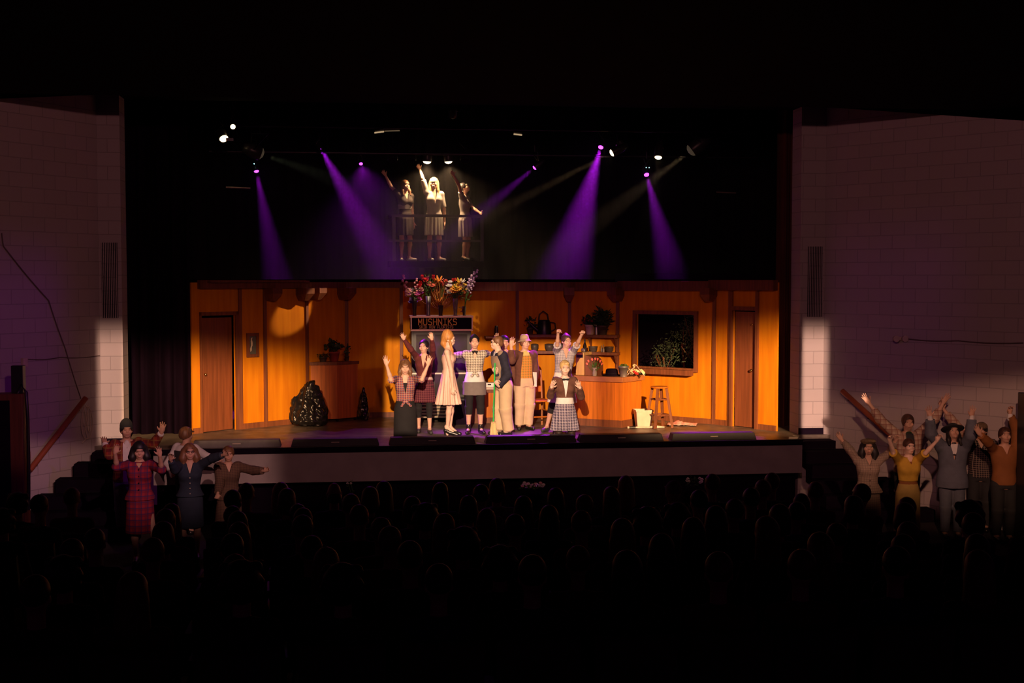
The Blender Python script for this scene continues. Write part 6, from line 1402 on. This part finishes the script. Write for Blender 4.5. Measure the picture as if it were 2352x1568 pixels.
f.arm(-1, (2270, 1016), (2250, 997), (2239, 975), se=-1, sw=-1, curl=.1); f.arm(1, (2334, 985), (2320, 950), (2321, 925), se=1, sw=-1, curl=.5, lift=.02); f.leg(-1); f.leg(1)
f.head().finish(); f.face(); f.hair('h_brown', 'short'); f.top('rust_shirt', 'rust', .5, inf=.024, sl=1.85, deep=.78); f.wear('white_cuff', [cap(f.arms[1][2] - f.arms[1][3] * .07, f.arms[1][2] - f.arms[1][3] * .02, .036, .036, .004)], 'white'); f.trousers('trousers', 'vest', .60, 1.97, .014, .008); f.shoes()

# ------------------------------------------------------------------ audience and seats
M['seatf'] = mat('dark_seat_fabric', (.07, .05, .045), .9); M['seatm'] = mat('seat_shell', (.12, .10, .08), .5)
def seat():
    g = empty('theatre_seat', (0, 0, 0)); tag(g, 'dark upholstered theatre seat in the rows before the stage', 'theatre seat', 'theatre seats in the dark rows')
    b = MB(); n = 9
    pts = [(-.24 + .48 * i / n, -.24 - .04 * math.cos((i / n - .5) * 2.6), 0) for i in range(n + 1)]
    vs = []; fs = []
    for (x, y, _) in pts:
        for z, yy in ((.38, .02), (.86, -.06), (.88, -.02), (.40, .07)): vs.append((x, y + yy, z))
    for i in range(n):
        a = i * 4; fs += [(a, a + 4, a + 5, a + 1), (a + 1, a + 5, a + 6, a + 2), (a + 2, a + 6, a + 7, a + 3), (a + 3, a + 7, a + 4, a)]
    fs += [(0, 1, 2, 3), tuple(reversed([n * 4 + k for k in range(4)]))]; b._add(vs, fs); b.build('backrest', M['seatm'], g)
    MB().bb(-.22, .22, -.18, .24, .36, .44).build('cushion', M['seatf'], g, bevel=.02)
    for sx_ in (-1, 1): MB().bb(sx_ * .26 - .02, sx_ * .26 + .02, -.2, .15, 0, .60).build('arm_support', M['seatm'], g)
    return g
AM = []
def watcher_meshes(hair_m, style, cloth_m, kbig=1.0):
    """seated onlooker seen from behind: the way they face is +y"""
    c = kbig; body = [cap((0, 0, .92), (0, .01, 1.10), .055 * c, .05 * c, .02), ell((0, .01, 1.19), (.075 * c, .095 * c, .11 * c), None, .02), ell((.078, 0, 1.17), (.012, .02, .03), None, .01), ell((-.078, 0, 1.17), (.012, .02, .03), None, .01), ell((0, .1, 1.17), (.012, .02, .018), None, .01),
              cap((-.12, -.02, .93), (.12, -.02, .93), .05, .05, .03)]
    me = solid(body, .011, 'spectator_body')
    cl = [loft((0, -.02, .46), (0, -.04, 1.0), [(0, .19, .13), (.6, .20, .13), (.9, .17, .09), (1, .07, .06)], V(1, 0, 0), V(0, 1, 0), .03), cap((-.17, -.02, .93), (.17, -.02, .93), .062, .062, .03), cap((-.17, -.02, .92), (-.205, .08, .64), .06, .05, .02), cap((.17, -.02, .92), (.205, .08, .64), .06, .05, .02), cap((-.205, .08, .64), (-.14, .3, .6), .048, .04, .02), cap((.205, .08, .64), (.14, .3, .6), .048, .04, .02),
          cap((-.1, 0, .50), (-.11, .42, .50), .085, .07, .03), cap((.1, 0, .50), (.11, .42, .50), .085, .07, .03), cap((-.11, .42, .48), (-.11, .44, .06), .06, .05, .03), cap((.11, .42, .48), (.11, .44, .06), .06, .05, .03)]
    mc = solid(cl, .016, 'spectator_clothes')
    hr = [ell((0, -.015, 1.225), (.088 * c, .10 * c, .10 * c), None, .02)]
    sub = [ell((0, .12, 1.16), (.075, .08, .10), None, .01, 's')]; cuts = []
    if style == 'long': hr += [cap((0, -.05, 1.2), (0, -.07, .98), .085, .08, .03), cap((-.05, -.03, 1.15), (-.06, -.04, .98), .05, .05, .03), cap((.05, -.03, 1.15), (.06, -.04, .98), .05, .05, .03)]
    elif style == 'bob': hr += [ell((0, -.02, 1.14), (.10, .09, .10), None, .03)]
    elif style == 'curly': hr += [ell((0, -.02, 1.2), (.12, .12, .13), None, .03)] + [ell((.1 * math.cos(a), -.02 + .06 * math.sin(a), 1.2 + .08 * math.sin(a * 3)), (.04, .04, .04), None, .01) for a in np.linspace(0, 6, 12)]
    elif style == 'bald': hr = [ell((0, -.03, 1.14), (.085, .085, .07), None, .02)]; cuts = []
    elif style == 'short': cuts = [((0, 0, 1.13), (0, .3, -1))]
    elif style == 'cap': hr += [ell((0, .09, 1.24), (.07, .08, .012), None, .01)]; cuts = [((0, 0, 1.19), (0, 0, -1))]
    mh = solid(hr + sub, .011, 'spectator_hair', cuts)
    return me, mc, mh
def watcher(V3, hair_m, cloth_m, skin='skin2'):
    me, mc, mh = V3
    g = link('person', me.copy() if not me.materials else me, M[skin]); o = link('clothes', mc.copy(), M[cloth_m], g); h_ = link('hair', mh.copy(), M[hair_m], g); return g
styles = ['short', 'long', 'bob', 'curly', 'short', 'bald', 'cap']; WM = {s_: watcher_meshes(None, s_, None) for s_ in set(styles)}
for s_ in WM: WM[s_][0].materials.append(M['skin2'])
M['c_dark'] = mat('dark_garment', (.04, .03, .035), .9); M['c_brown'] = mat('brown_garment', (.09, .05, .035), .9); M['c_blue'] = mat('blue_garment', (.03, .04, .10), .9); M['c_red'] = mat('deep_red_garment', (.14, .02, .03), .9); M['c_pale'] = mat('pale_garment', (.30, .26, .22), .9)
protos = [('short', 'h_brown', 'c_dark'), ('long', 'h_mid', 'c_brown'), ('bob', 'h_brown', 'c_dark'), ('short', 'h_black', 'c_blue'), ('curly', 'h_black', 'c_dark'), ('short', 'h_mid', 'c_red'), ('long', 'h_black', 'c_dark')]
PR = []; st0 = seat(); seat_used = [False]
def mk(style, hm_, cm_):
    a, b_, c_ = WM[style]; g = link('person', a, None); link('clothes', b_.copy(), M[cm_], g); link('hair', c_.copy(), M[hm_], g); g.parent = None; return g
ORD = ['first', 'second', 'third', 'fourth', 'fifth', 'sixth', 'seventh', 'eighth', 'ninth', 'tenth', 'eleventh', 'twelfth', 'thirteenth', 'fourteenth', 'fifteenth', 'sixteenth', 'seventeenth']
SEATS = []; CROWD = []
def place_seat(x, y, z, ang):
    s_ = st0 if not seat_used[0] else copy_tree(st0); seat_used[0] = True; SEATS.append((x, y, s_))
    s_.location = (x, y, z); s_.rotation_euler = (0, 0, ang)
rn = random.Random(21)
def row(r): return 13.9 - .95 * r, max(0, (YR - (13.9 - .95 * r)) * .095)
# those the photo lets one pick out: (row, pixel x, style, hair, clothes, label, dz)
special = [(0, 646, 'long', 'h_light', 'c_dark', 'audience member with shoulder-length fair hair in the front row, left'), (0, 768, 'bald', 'h_brown', 'c_dark', 'bald audience member in the front row, left of centre'), (0, 566, 'short', 'h_mid', 'c_brown', 'audience member at the left end of the front row'),
           (0, 1141, 'bob', 'h_brown', 'c_pale', 'audience member with a pale collar in the front row near the centre'), (0, 1437, 'long', 'h_light', 'c_dark', 'audience member with long straight fair hair in the front row, right of centre'), (0, 1635, 'short', 'h_mid', 'c_blue', 'audience member in the front row below the white and pink roses'),
           (1, 1546, 'cap', 'c_pale', 'c_dark', 'audience member with a tan cap in the second row, right'), (1, 850, 'bob', 'h_mid', 'c_brown', 'audience member with brown bobbed hair right of the tall flower stem'), (0, 1772, 'short', 'h_mid', 'c_dark', 'audience member at the right end of the front row'),
           (1, 1105, 'short', 'h_black', 'c_pale', 'audience member in a pale shirt in the second row near the centre'), (1, 660, 'bob', 'h_mid', 'c_dark', 'brown-haired audience member in the second row behind the fair-haired one'), (2, 806, 'short', 'h_mid', 'c_red', 'audience member in the third row, left of centre')]
taken = {}
for (r, px, style, hm_, cm_, lb) in special:
    y, z = row(r); x = on_y(px, 1150, y).x; g = mk(style, hm_, cm_); g.location = (x, y, z + .0); g.rotation_euler = (0, 0, rn.uniform(-.25, .25)); tag(g, lb, 'person'); CROWD.append((x, y, g, 1)); place_seat(x, y, z, 0); taken.setdefault(r, []).append(x)
for i, (s_, hm_, cm_) in enumerate(protos): g = mk(s_, hm_, cm_); PR.append([g, False])
def spectator(x, y, z, lb, grp, ang=0):
    e = rn.choice(PR); g = e[0] if not e[1] else copy_tree(e[0]); e[1] = True
    g.location = (x, y, z + rn.uniform(-.05, .05) * 0); k = rn.uniform(.93, 1.0); g.scale = (k, k, k); g.rotation_euler = (0, 0, ang + rn.uniform(-.3, .3)); tag(g, lb, 'person', grp); CROWD.append((x, y, g, 0)); place_seat(x, y, z, ang)
for r in range(8):
    y, z = row(r); x = -3.15 - .18 * r + (r % 2) * .28
    while x < 3.3 + .18 * r:
        if all(abs(x - t) > .48 for t in taken.get(r, [])) and rn.random() < .93:
            spectator(x + rn.uniform(-.04, .04), y, z, 'audience member seen from behind in the dark middle rows', 'audience in the middle rows')
        x += .56
for side, x0, n in ((-1, -4.85, 4), (1, 5.75, 4)):
    for r in range(1 if side > 0 else 0, 6):
        y, z = row(r)
        for k in range(n):
            x = x0 + side * (.56 * k + .1 * r) - (.0 if side < 0 else .0); 
            if (x < -4.7 or x > 5.2) and abs(x) < 8 and abs(x) < abs(plo) + .3 + (YP - y) * .66 - (2.0 if side < 0 else 0): spectator(x, y, z, 'audience member seen from behind in the dark %s side rows' % ('left' if side < 0 else 'right'), 'audience in the %s side rows' % ('left' if side < 0 else 'right'), .12 * side)
for blk, lo, hi in (('left', -9, -4.65), ('middle', -4.65, 5.2), ('right', 5.2, 12)):
    for r in range(8):
        y = row(r)[0]
        q = sorted([c for c in CROWD if abs(c[1] - y) < .1 and lo <= c[0] < hi], key=lambda c: c[0])
        for k, c in enumerate(q):
            if not c[3]: c[2]['label'] = 'audience member from behind, %s from left in the %s row, %s block' % (ORD[k], ORD[r], blk)
        for k, c in enumerate(sorted([c for c in SEATS if abs(c[1] - y) < .1 and lo <= c[0] < hi], key=lambda c: c[0])):
            c[2]['label'] = 'dark theatre seat, %s from left in the %s row, %s block' % (ORD[k], ORD[r], blk)
for e in PR:
    if not e[1]: [bpy.data.objects.remove(c) for c in list(e[0].children)]; bpy.data.objects.remove(e[0])
# aisle marker light
g = empty('aisle_light', on_y(227, 1317, 12.2)); tag(g, 'tiny yellow aisle light glowing in the dark at the lower left', 'light')
MB().bb(-.035, .035, .0, .03, -.045, .045).build('housing', M['black'], g); MB().bb(-.012, .012, -.006, .0, -.02, .02).build('lamp', glow('aisle_lamp', (1, .6, .08), 2.2), g); MB().bb(-.02, .02, .005, .03, -g.location.z + .25, -.045).build('post', M['black'], g)

# ------------------------------------------------------------------ flower arrangements on stands before the stage
def stand(px, py, s_, label, name='flower_basket'):
    P = at_scale(px, py, s_); g = empty(name, (P.x, P.y, 0)); tag(g, label, 'flowers'); MB().lathe([(.14, 0), (.14, .02), (.02, .04), (.018, P.z - .12), (.10, P.z - .10), (.11, P.z - .02), (.001, P.z - .03)], n=14).build('stand', M['black'], g); return g, P
def fl_at(g, P, px, py, s_, r, kind, m_, rn): Q = at_scale(px, py, s_); q = MB(); bloom(q, Q - Vector((P.x, P.y, 0)), r, kind, rn, Vector((0, -.6, .8))); q.build('flower', M[m_], g)
rn = random.Random(6)
g, P = stand(1223, 1118, 158, 'broad low basket of pastel pink and cream flowers before the stage centre')
b = MB(); leaf_cloud(b, (0, 0, P.z), (.18, .1, .04), 90, .05, 4); b.build('foliage', M['green'], g)
for k in range(22): fl_at(g, P, 1200 + k * 2.3, 1113 + rn.uniform(-5, 5), 158, .03, 'daisy', rn.choice(['f_pink', 'f_white', 'f_lilac', 'f_white', 'f_pink']), rn)
g, P = stand(1590, 1112, 158, 'stand of white and pink roses before the stage on the right')
b = MB(); leaf_cloud(b, (0, 0, P.z + .02), (.12, .08, .08), 60, .07, 5, .3); b.build('foliage', M['darkgreen'], g)
for (x, y) in ((1578, 1104), (1582, 1106), (1580, 1100), (1607, 1099), (1611, 1106), (1612, 1101), (1608, 1108)): fl_at(g, P, x, y, 158, .03, 'rose', 'f_lilac' if x > 1600 else 'f_white', rn)
g, P = stand(812, 1165, 160, 'tall slender stem of green and pale blossom before the stage on the left')
b = MB(); tops = [(806, 1108), (812, 1135), (816, 1148), (808, 1166), (822, 1165), (800, 1112)]
for (x, y) in tops: Q = at_scale(x, y, 160) - Vector((P.x, P.y, 0)); b.tube([(0, 0, P.z - .05), Q * .5 + Vector((0, 0, (P.z - .05) * .5)) + Vector((.02, 0, 0)), Q], .004, 5); leaf_cloud(b, Q, (.025, .02, .05), 12, .035, int(x), .4)
b.build('stems', M['green'], g)
for (x, y) in ((798, 1110), (808, 1168), (822, 1166), (813, 1150), (806, 1110)): fl_at(g, P, x, y, 160, .022, 'rose', 'f_white', rn)
g, P = stand(938, 1180, 160, 'faint low clump of pale green blossom before the stage, left of centre')
b = MB(); leaf_cloud(b, (0, 0, P.z), (.06, .04, .03), 40, .04, 7); b.build('foliage', M['green'], g)
# ------------------------------------------------------------------ render economy
SC.cycles.max_bounces = 4; SC.cycles.diffuse_bounces = 2; SC.cycles.glossy_bounces = 2; SC.cycles.volume_bounces = 0; SC.cycles.transmission_bounces = 2
SC.cycles.use_denoising = True; SC.cycles.sample_clamp_indirect = 3
